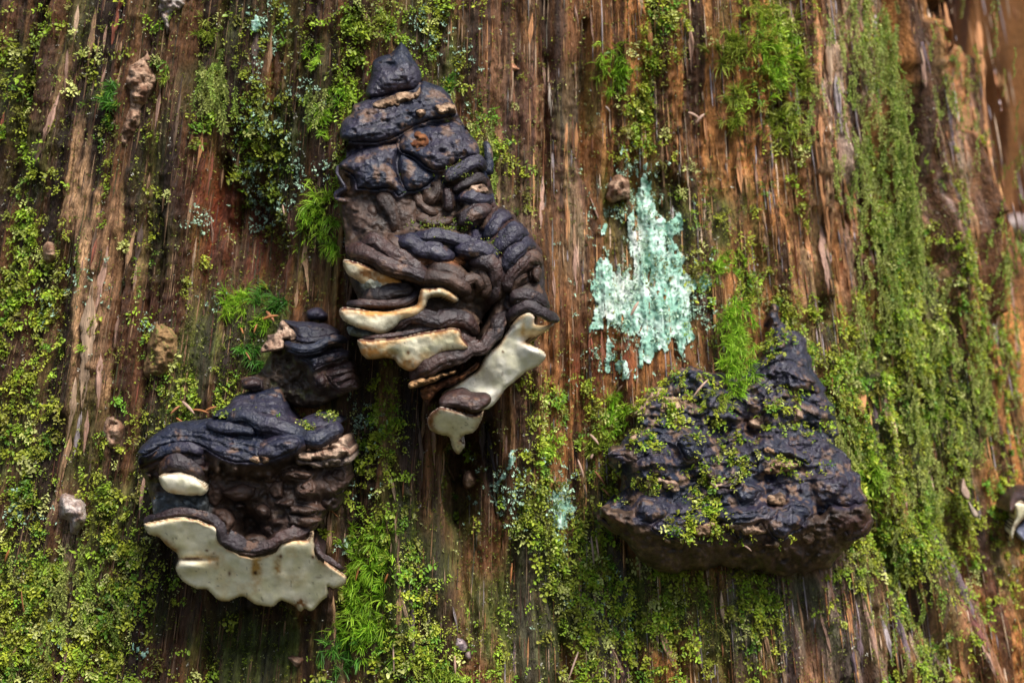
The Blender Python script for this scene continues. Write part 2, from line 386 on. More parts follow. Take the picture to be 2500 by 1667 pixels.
class Zoom:
    """coordinates read off an enlarged piece of the photograph"""
    def __init__(s, x, y, k): s.x, s.y, s.k = x, y, k
    def p(s, pts): return [(s.x + q[0] / s.k, s.y + q[1] / s.k) + tuple(q[2:]) for q in pts]
    def r(s, pts): return [(s.x + q[0] / s.k, s.y + q[1] / s.k, q[2] / s.k, q[3]) for q in pts]
Z0 = Zoom(0, 0, 1)

def crust_col(dark=(.009,.012,.028), worn=(.13,.075,.05), amount=0.25, freq=60, seed=0.0, tint=(.021,.017,.033)):  # the sky's blue sheen is put into the dark base colour
    def f(P, px, py, d, vx, vy, s):
        q = P * freq
        a = fbm(q[:, 0], q[:, 1], q[:, 2] + seed, 4); b = fbm(q[:, 0] * 3.1, q[:, 1] * 3.1, q[:, 2] * 3.1 + seed + 9, 3)
        c = mixc(dark, tint, sstep(-.3, .4, fbm(q[:, 0] * .4, q[:, 1] * .4, q[:, 2] * .4 + seed + 4, 2)))
        return mixc(c, worn, sstep(.62 - amount, .85 - amount, a + .35 * b) * .9)
    return f
def flat_col(c1, c2, freq=90, seed=0.0, c3=None):
    def f(P, px, py, d, vx, vy, s):
        q = P * freq
        a = fbm(q[:, 0], q[:, 1], q[:, 2] + seed, 4)
        c = mixc(c1, c2, sstep(-.35, .4, a))
        if c3 is not None: c = mixc(c, c3, sstep(.2, .5, fbm(q[:, 0] * 2.3, q[:, 1] * 2.3, q[:, 2] * 2.3 + 5 + seed, 3)))
        return c
    return f
def pore_col(cream=(.92,.84,.62), rim=(.48,.19,.06), dark=(.06,.022,.018), rimw=24, top=0.95, stains=(), all_round=0.25, darkw=6, zoom=None, freckle=.5):
    st = [] if zoom is None else [(zoom.x + q[0]/zoom.k, zoom.y + q[1]/zoom.k, q[2]/zoom.k, q[3]/zoom.k, q[4], q[5]) for q in stains]
    def f(P, px, py, d, vx, vy, s):
        n1 = fbm(px / 26, py / 26, 3.0, 4); n2 = fbm(px / 7, py / 7, 8.0, 3)
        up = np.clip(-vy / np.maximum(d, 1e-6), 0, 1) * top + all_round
        n3 = fbm(px / 55, py / 45, 14.0, 3)
        c = mixc(cream, np.asarray(cream) * np.array([.90, .90, .78]), sstep(-.3, .5, n1)); c = mixc(c, np.asarray(cream) * np.array([.86, .68, .42]), sstep(.2, .7, n3 + .3 * n2) * .4)
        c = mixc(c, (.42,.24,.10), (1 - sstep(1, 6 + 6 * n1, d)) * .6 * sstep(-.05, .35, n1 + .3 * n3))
        w = rimw * (1 + .7 * n1)
        c = mixc(c, mixc((.72,.50,.26), rim, sstep(-.2, .4, n2)), np.clip(up, 0, 1) * (1 - sstep(.25 * w, w, d)))
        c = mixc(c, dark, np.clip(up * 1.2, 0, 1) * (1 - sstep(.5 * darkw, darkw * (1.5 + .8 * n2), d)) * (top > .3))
        for (x, y, rx, ry, col, a) in st:
            e = np.exp(-(((px - x) / rx)**2 + ((py - y) / ry)**2)) * (1.25 + 1.2 * n2 + .4 * n1)
            c = mixc(c, col, np.clip(a * e, 0, 1))
        c = mixc(c, (.10,.055,.03), sstep(.60, .72, fbm(px / 9, py / 9, 31.0, 2)) * freckle)
        return c
    return f

def pillow(name, pts, parent, mat, col, out, rim=40, bulge=25, lump=(2.0, 60), fine=0.6, rings=None, step=3.0, tilt=None, back=-14, power=0.5, surf=None,
           ragged=2.0, taper=0.86, label=None, dents=(), crag=0.0, fill=False):
    """A solid lobe: traced outline, rounded front of `bulge` mm standing `out` mm off the trunk (out = number or (y0, o0, y1, o1)), walls back into the wood."""
    poly = catmull(pts, 6.0, closed=True)
    jx = fbm(poly[:, 0] / 22, poly[:, 1] / 22, 2.0, 3) * ragged * 2; jy = fbm(poly[:, 0] / 22, poly[:, 1] / 22, 12.0, 3) * ragged * 2
    poly = poly + np.stack([jx, jy], -1)
    x0, y0 = poly.min(0) - step; x1, y1 = poly.max(0) + step
    ax = np.arange(x0, x1 + step, step); ay = np.arange(y0, y1 + step, step)
    gx_, gy_ = np.meshgrid(ax, ay); w = len(ax); h = len(ay)
    cx, cy = np.meshgrid(ax[:-1] + step/2, ay[:-1] + step/2)
    _, _, _, cin = near_outline(cx.ravel(), cy.ravel(), poly); cin = cin.reshape(cx.shape)
    id_ = np.arange(w * h).reshape(h, w)
    q = np.stack([id_[:-1, :-1], id_[1:, :-1], id_[1:, 1:], id_[:-1, 1:]], -1)[cin]
    used = np.unique(q); remap = np.full(w * h, -1); remap[used] = np.arange(len(used)); q = remap[q]
    px = gx_.ravel()[used].copy(); py = gy_.ravel()[used].copy()
    e = np.concatenate([q[:, [0, 1]], q[:, [1, 2]], q[:, [2, 3]], q[:, [3, 0]]])
    key = set(map(tuple, e.tolist())); border = np.array([k for k in key if (k[1], k[0]) not in key])
    bv = np.unique(border)
    d, vx, vy, ins = near_outline(px, py, poly)
    px[bv] += vx[bv]; py[bv] += vy[bv]
    d = np.where(ins, d, 0); d[bv] = 0
    if isinstance(out, tuple):
        yy0, o0, yy1, o1 = out; base = o0 + (o1 - o0) * np.clip((py - yy0) / (yy1 - yy0), -.3, 1.3)
    else: base = np.full(len(px), float(out))
    u = np.clip(d / rim, 0, 1); prof = (1 - (1 - u)**2)**power
    gsm = np.zeros(w * h); msk = np.zeros(w * h); gsm[used] = prof; msk[used] = 1; gsm = gsm.reshape(h, w); msk = msk.reshape(h, w)
    near = np.zeros(w * h); near[used] = sstep(6, 20, d); near = near.reshape(h, w)
    for _ in range(26):
        a_ = np.pad(gsm * msk, 1); b_ = np.pad(msk, 1)
        av = (a_[:-2, 1:-1] + a_[2:, 1:-1] + a_[1:-1, :-2] + a_[1:-1, 2:]) / np.maximum(b_[:-2, 1:-1] + b_[2:, 1:-1] + b_[1:-1, :-2] + b_[1:-1, 2:], 1)
        gsm = gsm + (av - gsm) * near * .8
    prof = gsm.ravel()[used]
    hh = base + bulge * prof
    ed = sstep(0, 14, d)
    amp, wl = lump
    hh = hh + ed * amp * fbm(px / wl, py / wl, parent_seed(parent), 3) * 1.6
    if crag: hh = hh + ed * crag * (ridge(px / 38, py / 28, 3.3, 3) + .7 * ridge(px / 15, py / 11, 6.3, 2) - .3 * np.abs(noise3(px / 7, py / 7, 2.0)))
    if rings:
        ra, rl, ang, warp = rings          # growth lines across direction `ang`
        cc = px * math.sin(ang) + py * math.cos(ang) + warp * fbm(px / 120, py / 90, 7.7, 2)
        ph = (cc / rl) % 1.0
        hh = hh + ed * ra * (ph**0.5 * 1.4 - 0.9 + 0.4 * np.sin(cc / rl * 2.2))
    fcol = None
    for (rc, rr, ro, cf) in (ROLLS.get(parent.name, []) if fill else []):
        dd = np.full(len(px), 1e9); hr = np.zeros(len(px)); rad = np.ones(len(px))
        for k in range(0, len(rc), 2):
            e2 = np.hypot(px - rc[k, 0], py - rc[k, 1]) / rr[k]
            m_ = e2 < dd; dd[m_] = e2[m_]; hr[m_] = ro[k]; rad[m_] = rr[k]
        hf = np.where(dd < 1.7, hr - 5.5 + rad * .36 * (1 - (dd / 1.5)**2), -99)
        m_ = dd < 1.35
        if fcol is None: fcol = np.zeros((len(px), 3)); fw = np.zeros(len(px))
        if m_.any():
            Pq = on_base(px[m_], py[m_], hh[m_] * 1e-3); cc_ = cf(Pq, px[m_], py[m_], d[m_], vx[m_], vy[m_], hh[m_])
            w_ = 1 - sstep(.9, 1.35, dd[m_]); fcol[m_] = fcol[m_] * (1 - w_)[:, None] + cc_ * w_[:, None]; fw[m_] = np.maximum(fw[m_], w_)
        kk = 3.0; mx_ = np.maximum(hh, hf); hh = mx_ + kk * np.log(np.exp((hh - mx_) / kk) + np.exp(np.maximum((hf - mx_) / kk, -30))) - 0.0
    for (lp, lo, lb, cf) in (LOBES.get(parent.name, []) if fill else []):
        lo_, hi_ = lp.min(0) - 40, lp.max(0) + 40
        m_ = np.flatnonzero((px > lo_[0]) & (px < hi_[0]) & (py > lo_[1]) & (py < hi_[1]))
        if not len(m_): continue
        d_, _a, _b, i_ = near_outline(px[m_], py[m_], lp[::2])
        bo = lo if not isinstance(lo, tuple) else lo[1] + (lo[3] - lo[1]) * np.clip((py[m_] - lo[0]) / (lo[2] - lo[0]), -.3, 1.3)
        hf = np.where(i_, bo + .25 * lb, bo + .42 * lb - 1.0 * d_ * (1 + .4 * noise3(px[m_] / 14, py[m_] / 14, 3.0)))
        kk = 2.5; h0 = hh[m_]; mx_ = np.maximum(h0, hf); hh[m_] = mx_ + kk * np.log(np.exp((h0 - mx_) / kk) + np.exp(np.maximum((hf - mx_) / kk, -30)))
        if fcol is None: fcol = np.zeros((len(px), 3)); fw = np.zeros(len(px))
        w_ = np.where(i_, 1.0, 1 - sstep(2, 12, d_)) * .85; cc_ = cf(on_base(px[m_], py[m_], hh[m_] * 1e-3), px[m_], py[m_], d_, 0 * d_, 0 * d_, hh[m_])
        fcol[m_] = fcol[m_] * (1 - w_)[:, None] + cc_ * w_[:, None]; fw[m_] = np.maximum(fw[m_], w_)
    for (dx_, dy_, rx, ry, a) in dents:
        hh = hh + a * np.exp(-(((px - dx_) / rx)**2 + ((py - dy_) / ry)**2))
    hh = hh + ed * fine * fbm(px / 9, py / 9, 5.5, 2)
    pit = None
    if mat is M_crust:
        pit = sstep(.52, .72, noise3(px / 14, py / 9, 61.0 + parent_seed(parent))) * sstep(8, 16, d) * sstep(.0, .35, fbm(px / 50, py / 50, 65.0, 2))
        hh = hh - 3.2 * pit - ed * 1.4 * sstep(.5, .9, ridge(px / 20, py / 15, 67.0, 2))
    if not fill and mat is not M_pore: (mat is not M_flaky) and LOBES.setdefault(parent.name, []).append((poly, base.mean() if not isinstance(out, tuple) else out, bulge, col))
    if mat is M_flaky and name == 'torn_crust':
        br_ = fbm(px / 13, py / 10, 51.0, 3); hh = hh - 5.0 * (1 - sstep(-.3, .25, br_ + np.minimum(d, 14) / 40))
    P = on_base(px, py, hh * 1e-3)
    col_v = col(P, px, py, d, vx, vy, hh)
    if pit is not None: col_v = mixc(col_v, (.12,.062,.036), pit * .75)
    if mat is M_flaky and name == 'torn_crust': col_v = mixc(col_v, (.045,.028,.022), (1 - sstep(-.35, .2, br_ + np.minimum(d, 14) / 30)) * .85)
    if fcol is not None: col_v = col_v * (1 - fw)[:, None] + fcol * (fw / np.maximum(fw, 1e-6))[:, None] * np.ones(3)
    nv = len(px)
    # walls: straight back into the wood, drawn in a little
    c0 = P.mean(0)
    bp = P[bv]; yb = on_base(px[bv], py[bv], back * 1e-3)[:, 1]
    rows = []
    for k, f in enumerate((0.25, 0.6, 1.0)):
        r = bp.copy(); r[:, 1] = bp[:, 1] * (1 - f) + np.maximum(yb, bp[:, 1] + .004) * f
        sc = 1 - (1 - taper) * f
        if mat is M_pore: r[:, 1] = np.minimum(bp[:, 1] + (.004, .012, .045)[k], np.maximum(yb, bp[:, 1] + .004)); sc = (.985, .94, .72)[k]
        r[:, 0] = c0[0] + (bp[:, 0] - c0[0]) * sc; r[:, 2] = c0[2] + (bp[:, 2] - c0[2]) * sc
        rows.append(r)
    inv = np.full(nv, -1); inv[bv] = np.arange(len(bv)); m = len(bv)
    V = np.concatenate([P] + rows); faces = [q]
    a = border[:, 0]; b = border[:, 1]
    ia, ib = inv[a], inv[b]
    prev_a, prev_b = a, b
    for k in range(3):
        na, nb = nv + k * m + ia, nv + k * m + ib
        faces.append(np.stack([prev_b, prev_a, na, nb], -1)); prev_a, prev_b = na, nb
    C = np.concatenate([col_v] + [col_v[bv]] * 3)
    loc = PLOC[parent.name]
    me = make_mesh(name, V - loc, faces, mat, C)
    o = link(name, me, parent)
    if label: o['label'] = label
    if surf:
        n = np.zeros_like(P); fn = np.cross(P[q[:, 1]] - P[q[:, 0]], P[q[:, 3]] - P[q[:, 0]])
        for k in range(4): np.add.at(n, q[:, k], fn)
        n = unit(n); n[n[:, 1] > 0] *= -1
        SURF.setdefault(surf, []).append((P, n, px, py))
    return o

def roll(name, pts, parent, mat, col, flat=.78, wob=0.12, sides=40, step=2.5, label=None, wrinkle=1.1, up=1.55):
    """A rounded ridge: (px, py, radius px, out mm) along its length, ends rounded off."""
    c = catmull(pts, step)
    ROLLS.setdefault(parent.name, []).append((c[:, :2], c[:, 2], c[:, 3], col))
    nn = len(c); tt = np.linspace(0, 1, nn)
    c[:, 0] += 9 * fbm(tt * nn / 22 + c[0, 0], 3.0, 0.0, 2) * (c[:, 2] / 14); c[:, 1] += 9 * fbm(tt * nn / 22 + c[0, 1], 9.0, 0.0, 2) * (c[:, 2] / 14)
    c[:, 3] -= 9 * ((1 - sstep(0, .16, tt)) + sstep(.84, 1, tt))          # the ends sink into the body
    P = on_base(c[:, 0], c[:, 1], c[:, 3] * 1e-3)
    r = .92 * c[:, 2] * K * (D + P[:, 1]) / D
    L = np.concatenate([[0], np.cumsum(np.linalg.norm(np.diff(P, axis=0), axis=1))])
    r0, r1 = r[0], r[-1]
    e0 = np.clip(L / (r0 * 2.4), 0, 1); e1 = np.clip((L[-1] - L) / (r1 * 2.4), 0, 1)
    cap = np.sqrt(np.clip(1 - (1 - e0)**2, .0, 1)) * np.sqrt(np.clip(1 - (1 - e1)**2, .0, 1))
    sd = parent_seed(parent) + c[0, 0] * .37
    lr = r * (1 + wob * 2.6 * fbm(L * 60 + sd, sd, 0.0, 3))
    T = unit(np.gradient(P, axis=0)); F = np.array([0, -1.0, 0])
    B = unit(np.cross(T, F)); Nn = unit(np.cross(B, T))
    th = np.linspace(0, 2*np.pi, sides, endpoint=False)
    upw = np.sign(B[:, 2:3]); upw[upw == 0] = 1; hz = np.abs(B[:, 2:3])                   # only where the ridge runs across
    ct = np.cos(th)[None] * upw; ext = 1 + (up - 1) * hz * np.clip(ct, 0, 1)
    fw_ = np.sin(th)[None] * flat * (1 - .25 * hz * np.clip(ct, 0, 1)) - .30 * hz * np.clip(ct, 0, 1)**2 * (np.sin(th)[None] > -.2)
    ring = B[:, None] * (np.cos(th)[None] * ext)[..., None] + Nn[:, None] * fw_[..., None]
    rad = lr[:, None] * np.maximum(cap, .02)[:, None]
    Q = P[:, None] + ring * rad[..., None]
    q = Q.reshape(-1, 3)
    dn = wob * 2.0 * fbm(q[:, 0] * 75, q[:, 1] * 75, q[:, 2] * 75 + sd, 3) + .06 * wrinkle * ridge(q[:, 0] * 220, q[:, 1] * 220, q[:, 2] * 300 + sd, 2)
    lng = (th[None] + .5 * fbm(L[:, None] * 40 + sd, th[None] * 0, 2.0, 2)) * 1.0
    gl = 1 - np.abs(np.sin(lng * (2.6 + (sd % 1.7)) + sd))**.55; dn = dn.reshape(len(L), sides) - .26 * gl * (.55 + .45 * noise3(L[:, None] * 35, sd, 4.0)); dn = dn.ravel() + .07 * ridge(q[:, 0] * 420, q[:, 1] * 420, q[:, 2] * 560 + sd, 2)
    Q = P[:, None] + ring * (rad * (1 + dn.reshape(rad.shape[0], sides)))[..., None]
    V = Q.reshape(-1, 3); n = len(c)
    i = np.arange(n - 1)[:, None] * sides; j = np.arange(sides)[None]; j2 = (j + 1) % sides
    fq = np.stack([i + j, i + sides + j, i + sides + j2, i + j2], -1).reshape(-1, 4)
    k0 = len(V); V = np.concatenate([V, P[:1], P[-1:]])
    jj = np.arange(sides); f0 = np.stack([np.full(sides, k0), jj, (jj + 1) % sides], -1); f1 = np.stack([np.full(sides, k0 + 1), (n-1)*sides + (jj+1) % sides, (n-1)*sides + jj], -1)
    px, py = pix(V[:, 0], V[:, 1], V[:, 2])
    C = col(V, px, py, np.full(len(V), 30.0), np.zeros(len(V)), np.full(len(V), -30.0), V[:, 0])
    o = link(name, make_mesh(name, V - PLOC[parent.name], [fq, f0, f1], mat, C), parent)
    if label: o['label'] = label
    return o
PLOC = {}; PSEED = {}; ROLLS = {}; LATER = []; LOBES = {}
def body_later(*a, **k): LATER.append((a, k))
def build_bodies():
    while LATER:
        a, k = LATER.pop(0); pillow(*a, fill=True, **k)
def parent_seed(p): return PSEED.get(p.name, 0.0)
def fungus(px, py, label, cat='bracket fungus', name='bracket_fungus', group=None):
    p = on_base(px, py)
    o = tag(empty(name, tuple(float(v) for v in p)), label, cat, group)
    PLOC[o.name] = np.array(o.location); PSEED[o.name] = len(PSEED) * 13.7 + 1.3
    return o

# ------------------------------------------------------------------ the tall tiered conk (middle)
BLACK = crust_col(); BLACK2 = crust_col(amount=.43, seed=3.0, freq=80); WORN = crust_col(amount=.58, seed=5.0, worn=(.16,.095,.06))
PURP = crust_col(dark=(.018,.010,.013), tint=(.046,.021,.017), worn=(.12,.06,.035), amount=.3, seed=8.0)
UMBER = flat_col((.022,.013,.009), (.06,.034,.022), 70, 2.0, (.10,.062,.04))
UMB2 = flat_col((.022,.012,.009), (.065,.036,.024), 60, 6.0)
TAUPE = flat_col((.030,.016,.012), (.085,.048,.034), 60, 4.0)
TAN = flat_col((.22,.13,.075), (.46,.31,.20), 160, 1.0, (.12,.06,.035))
TAN2 = flat_col((.30,.19,.13), (.50,.35,.25), 140, 5.0, (.18,.09,.06))
RUST = flat_col((.10,.035,.015), (.22,.09,.035), 150, 1.0)
z1 = Zoom(800, 80, 2.613); z2 = Zoom(780, 520, 2.613); z3 = Zoom(300, 720, 1.96); z4 = Zoom(1400, 720, 2.178); z5 = Zoom(560, 700, 5.2275)

A = fungus(1090, 560, 'tall tiered conk, black crust above, cream pore shelves below, tapering to a point on top')
Y = lambda z, y: z.y + y / z.k
body_later('body', z1.p([(480,110),(560,200),(600,330),(760,420),(900,650),(960,790),(1040,960),(1090,1110),(1180,1180),(1280,1290),(1340,1400),(1330,1560),(1180,1640),(1000,1800),(900,2050),(700,2150),(560,2040),(420,1900),(260,1800),(150,1600),(120,1420),(90,1200),(60,1050),(110,900),(130,700),(260,500),(300,280)]),
       A, M_brown, UMBER, (Y(z1,100), 0, Y(z1,1300), 46), rim=70, bulge=26, lump=(5, 50), fine=1.5, step=3.5, crag=3.0, surf='A')
pillow('cap_lobe', z1.p([(470,60),(505,95),(545,160),(585,225),(600,310),(560,355),(460,385),(340,418),(255,420),(240,370),(265,310),(285,240),(295,185),(335,150),(390,135),(435,105)]),
       A, M_crust, BLACK, (Y(z1,60), 14, Y(z1,420), 30), rim=48, bulge=26, lump=(2.2, 40), fine=1.0, crag=1.8, dents=[(800+395/2.613, 80+210/2.613, 14, 9, -7)])
pillow('cap_lobe', z1.p([(255,425),(170,460),(150,510),(100,560),(80,640),(110,690),(250,705),(420,675),(560,600),(640,565),(760,550),(815,528),(822,480),(790,430),(765,385),(700,335),(610,310),(560,360),(420,415)]),
       A, M_crust, BLACK2, (Y(z1,320), 28, Y(z1,690), 58), rim=46, bulge=20, lump=(3.0, 30), fine=1.3, crag=2.0, rings=(1.6, 26, .25, 14))
pillow('torn_crust', z1.p([(280,450),(360,420),(450,395),(540,370),(600,355),(590,400),(560,440),(500,445),(430,470),(340,480)]), A, M_flaky, TAN, (Y(z1,360), 51, Y(z1,480), 58), rim=8, bulge=6, lump=(3, 10), fine=2.5, ragged=5, label='pale flaky band where the black crust has broken')
pillow('torn_crust', z1.p([(690,460),(740,450),(800,470),(815,500),(770,520),(700,505)]), A, M_flaky, TAN, (Y(z1,450), 58, Y(z1,520), 68), rim=8, bulge=6, lump=(3, 10), fine=2.5, ragged=5)
pillow('torn_crust', z1.p([(560,510),(620,495),(640,530),(580,545)]), A, M_flaky, TAN, 64, rim=8, bulge=6, lump=(3, 10), fine=2.5, ragged=4)
pillow('cap_lobe', z1.p([(470,650),(550,605),(690,575),(830,565),(900,640),(945,700),(968,765),(930,805),(820,835),(720,885),(640,865),(540,795),(455,755)]),
       A, M_crust, BLACK2, (Y(z1,570), 42, Y(z1,870), 66), rim=46, bulge=24, lump=(3.0, 34), fine=1.2, crag=1.5,
       dents=[(800+600/2.613, 80+700/2.613, 22, 18, -9), (800+730/2.613, 80+760/2.613, 10, 9, -7)])
pillow('torn_crust', z1.p([(540,640),(600,620),(640,660),(650,720),(610,760),(560,770),(530,720)]), A, M_flaky, RUST, (Y(z1,620), 62, Y(z1,770), 73), rim=10, bulge=5, lump=(5, 14), fine=3, ragged=5)
pillow('cap_lobe', z1.p([(310,685),(190,740),(110,800),(70,850),(150,900),(185,960),(180,1000),(280,1000),(400,1000),(450,1045),(500,1005),(445,930),(437,830),(470,720),(420,690)]),
       A, M_crust, BLACK2, (Y(z1,690), 44, Y(z1,1050), 66), rim=46, bulge=22, lump=(3.0, 34), fine=1.2, crag=1.8)
pillow('torn_crust', z1.p([(80,830),(120,850),(180,900),(190,960),(180,1040),(150,1075),(100,1080),(110,1020),(75,960),(62,900)]), A, M_flaky, flat_col((.10,.06,.035), (.22,.13,.07), 120), 44, rim=14, bulge=14, lump=(4, 20), fine=2, ragged=4)
roll('growth_ridge', z1.r([(70,840,10,62),(62,890,9,64),(85,940,10,66),(105,990,11,66),(60,1020,22,60),(45,1050,14,58),(90,1070,10,60),(150,1075,8,60)]), A, M_crust, BLACK, wob=.2)
pillow('cap_lobe', z1.p([(460,765),(560,810),(650,865),(700,910),(660,960),(590,1000),(510,1010),(470,950),(440,860)]), A, M_crust, BLACK, (Y(z1,760), 52, Y(z1,1000), 64), rim=34, bulge=20, lump=(3, 26), fine=1, crag=1.2)
for pts in ([(640,960,24,72),(690,990,38,78),(680,1050,36,78),(620,1080,26,74)], [(310,1010,22,70),(360,1060,34,76),(400,1150,38,80),(415,1240,32,78),(400,1290,20,74)], [(560,1020,22,72),(590,1090,34,76),(650,1140,32,78),(720,1150,22,76)],
            [(110,1090,26,60),(170,1110,44,66),(200,1190,46,70),(190,1270,34,70)], [(450,1050,24,72),(490,1110,36,76),(500,1190,36,78),(480,1250,24,76)], [(560,1180,20,76),(640,1215,28,80),(740,1215,28,82),(810,1190,20,80)], [(240,1080,18,66),(280,1150,28,72),(300,1230,26,74)]):
    roll('growth_ridge', z1.r([(q[0], q[1], q[2], q[3] - 7) for q in pts]), A, M_brown, UMB2, wob=.25)
roll('growth_ridge', z1.r([(750,950,22,76),(800,915,30,80),(880,875,34,80),(950,840,36,76),(1000,880,26,64)]), A, M_crust, BLACK)
roll('growth_ridge', z1.r([(800,1010,20,72),(880,960,24,78),(960,925,26,74),(1015,960,20,62)]), A, M_crust, PURP)
pillow('torn_crust', z1.p([(870,990),(930,970),(1000,965),(1030,1010),(1000,1040),(920,1045)]), A, M_flaky, TAN2, 72, rim=10, bulge=10, lump=(3, 12), fine=2.2, ragged=4, label='pale pinkish tan torn flesh')
roll('growth_ridge', z1.r([(830,1060,26,76),(900,1070,36,82),(980,1070,40,78),(1050,1060,26,66)]), A, M_crust, BLACK)
roll('growth_ridge', z1.r([(760,1000,24,74),(780,1060,26,76),(770,1130,22,74)]), A, M_crust, PURP)
roll('growth_ridge', z1.r([(830,1220,34,80),(900,1180,46,84),(970,1150,50,82),(1040,1110,40,72)]), A, M_crust, PURP)
roll('growth_ridge', z1.r([(1010,700,18,30),(1040,800,30,34),(1040,900,26,34)]), A, M_crust, BLACK)
# shoulder on the right: folds stepping down to the cap over the big pore sheet
pillow('shoulder', z1.p([(1030,1130),(1100,1110),(1190,1170),(1290,1290),(1360,1390),(1375,1500),(1390,1640),(1400,1740),(1340,1790),(1200,1800),(1120,1780),(1080,1700),(1110,1560),(1100,1420),(1060,1300)]),
       A, M_crust, PURP, (Y(z1,1130), 46, Y(z1,1700), 66), rim=46, bulge=22, lump=(3, 40), fine=.8)
roll('growth_ridge', z1.r([(1010,1290,34,84),(1070,1250,46,90),(1120,1200,44,84),(1180,1170,34,70)]), A, M_crust, BLACK2)
roll('growth_ridge', z1.r([(1050,1390,44,92),(1120,1350,52,98),(1190,1280,54,96),(1270,1280,40,76)]), A, M_crust, BLACK)
roll('growth_ridge', z1.r([(1110,1530,40,96),(1170,1430,46,102),(1240,1360,48,98),(1320,1360,38,76)]), A, M_crust, BLACK)
roll('growth_ridge', z1.r([(1110,1640,34,94),(1190,1520,36,100),(1260,1440,40,98),(1345,1400,32,78)]), A, M_crust, PURP)
roll('growth_ridge', z2.r([(1230,380,30,96),(1290,310,38,98),(1360,290,36,92),(1415,330,26,76)]), A, M_brown, TAUPE)
roll('growth_ridge', z2.r([(1210,500,26,90),(1260,430,34,94),(1320,400,32,92)]), A, M_brown, TAUPE)
pillow('knob', z2.p([(1360,350),(1400,345),(1415,390),(1400,440),(1365,440),(1350,400)]), A, M_brown, TAUPE, 84, rim=16, bulge=12)
pillow('knob', z2.p([(1220,450),(1300,430),(1400,450),(1430,520),(1380,560),(1260,560),(1200,540)]), A, M_brown, TAUPE, 74, rim=30, bulge=18)
roll('growth_ridge', z2.r([(1200,590,24,88),(1260,545,34,96),(1330,540,36,96),(1400,570,36,88),(1465,610,20,72)]), A, M_crust, PURP)
# folds over the left pore shelves
roll('growth_ridge', z2.r([(590,150,22,92),(680,152,32,98),(800,160,34,98),(910,190,30,98),(980,175,30,94),(985,105,26,84)]), A, M_crust, BLACK, wob=.1)
roll('growth_ridge', z2.r([(500,185,30,96),(570,210,42,102),(680,245,44,104),(780,262,42,104),(850,262,30,100)]), A, M_crust, BLACK, wob=.1)
roll('growth_ridge', z2.r([(860,225,30,98),(950,240,38,104),(1050,245,40,104),(1140,280,30,96)]), A, M_crust, BLACK, wob=.1)
roll('growth_ridge', z2.r([(430,180,26,90),(480,215,34,94),(540,265,32,96),(620,300,22,96)]), A, M_brown, TAUPE)
roll('growth_ridge', z2.r([(280,215,36,92),(360,195,42,96),(410,240,40,100),(500,300,38,104),(600,345,36,106),(690,375,26,104)]), A, M_crust, PURP, wob=.1)
roll('growth_ridge', z2.r([(165,245,34,88),(240,240,40,94),(330,290,36,102),(440,335,36,108),(560,372,34,110),(650,412,30,110),(720,440,24,106)]), A, M_crust, PURP, wob=.1)
roll('growth_ridge', z2.r([(640,300,20,92),(740,320,24,94),(850,310,24,94),(940,300,20,94)]), A, M_flaky, RUST, wob=.2)
roll('growth_ridge', z2.r([(690,375,36,104),(790,365,38,108),(870,395,38,108),(940,435,36,106),(1000,425,28,104),(1015,470,26,102),(980,500,20,100)]), A, M_brown, TAUPE, wob=.1)
roll('growth_ridge', z2.r([(630,400,28,106),(740,425,38,112),(840,440,38,112),(910,490,34,108),(945,530,28,102)]), A, M_brown, TAUPE, wob=.1)
roll('growth_ridge', z2.r([(950,310,30,98),(1060,305,44,104),(1135,350,44,102),(1125,430,44,98),(1110,520,36,92),(1090,590,26,84)]), A, M_crust, PURP, wob=.12)
roll('growth_ridge', z2.r([(1030,340,26,98),(1050,420,34,100),(1075,480,30,98),(1030,520,26,96)]), A, M_brown, UMB2)
pillow('fold', z2.p([(1130,500),(1200,440),(1230,520),(1200,640),(1180,760),(1120,860),(1050,900),(980,860),(1020,760),(1080,640)]), A, M_brown, UMBER, 60, rim=36, bulge=28, lump=(4, 26), fine=1.2, crag=1.5)
# pore shelves
def shelf(pts, z, o0, o1, colf, rim=10, bulge=9, lump=(1.6, 40), label=None, parent=None, **kw):
    ys = [p[1] for p in pts]
    return pillow('pore_surface', z.p(pts), parent or A, M_pore, colf, (Y(z, min(ys)), o0, Y(z, max(ys)), o1), rim=rim, bulge=bulge, lump=lump, fine=.25, ragged=kw.pop('ragged', 1.2), label=label, **kw)
BRN = (.12,.05,.02); ORG = (.55,.25,.07)
shelf([(143,310),(165,296),(210,305),(280,330),(380,362),(470,395),(530,435),(578,478),(500,482),(440,492),(400,500),(340,497),(290,462),(210,412),(165,372)], z2, 98, 80,
      pore_col(zoom=z2, rimw=22, rim=(.55,.25,.07), top=.9, stains=[(300,385,70,22,BRN,.9),(400,430,120,45,ORG,.9),(480,440,90,40,ORG,.9),(330,400,40,60,(.20,.10,.04),.6),(400,385,30,12,BRN,.6)]), label='small cream pore shelf stained orange brown')
pillow('cobweb_fluff', z2.p([(285,440),(330,410),(390,420),(410,470),(440,500),(400,515),(340,490),(300,470)]), A, M_lichen, flat_col((.25,.25,.19), (.45,.45,.38), 300), 88, rim=14, bulge=8, lump=(5, 12), fine=3, ragged=6)
roll('growth_ridge', z2.r([(280,560,30,84),(360,535,42,92),(450,520,46,94),(540,510,44,92),(610,500,34,86)]), A, M_crust, crust_col(dark=(.016,.010,.011), tint=(.04,.02,.016), amount=.3))
roll('growth_ridge', z2.r([(170,585,14,90),(280,582,20,95),(400,585,20,97),(500,582,20,97),(590,560,22,95),(625,515,20,94),(655,470,18,94)]), A, M_crust, PURP, wob=.08)
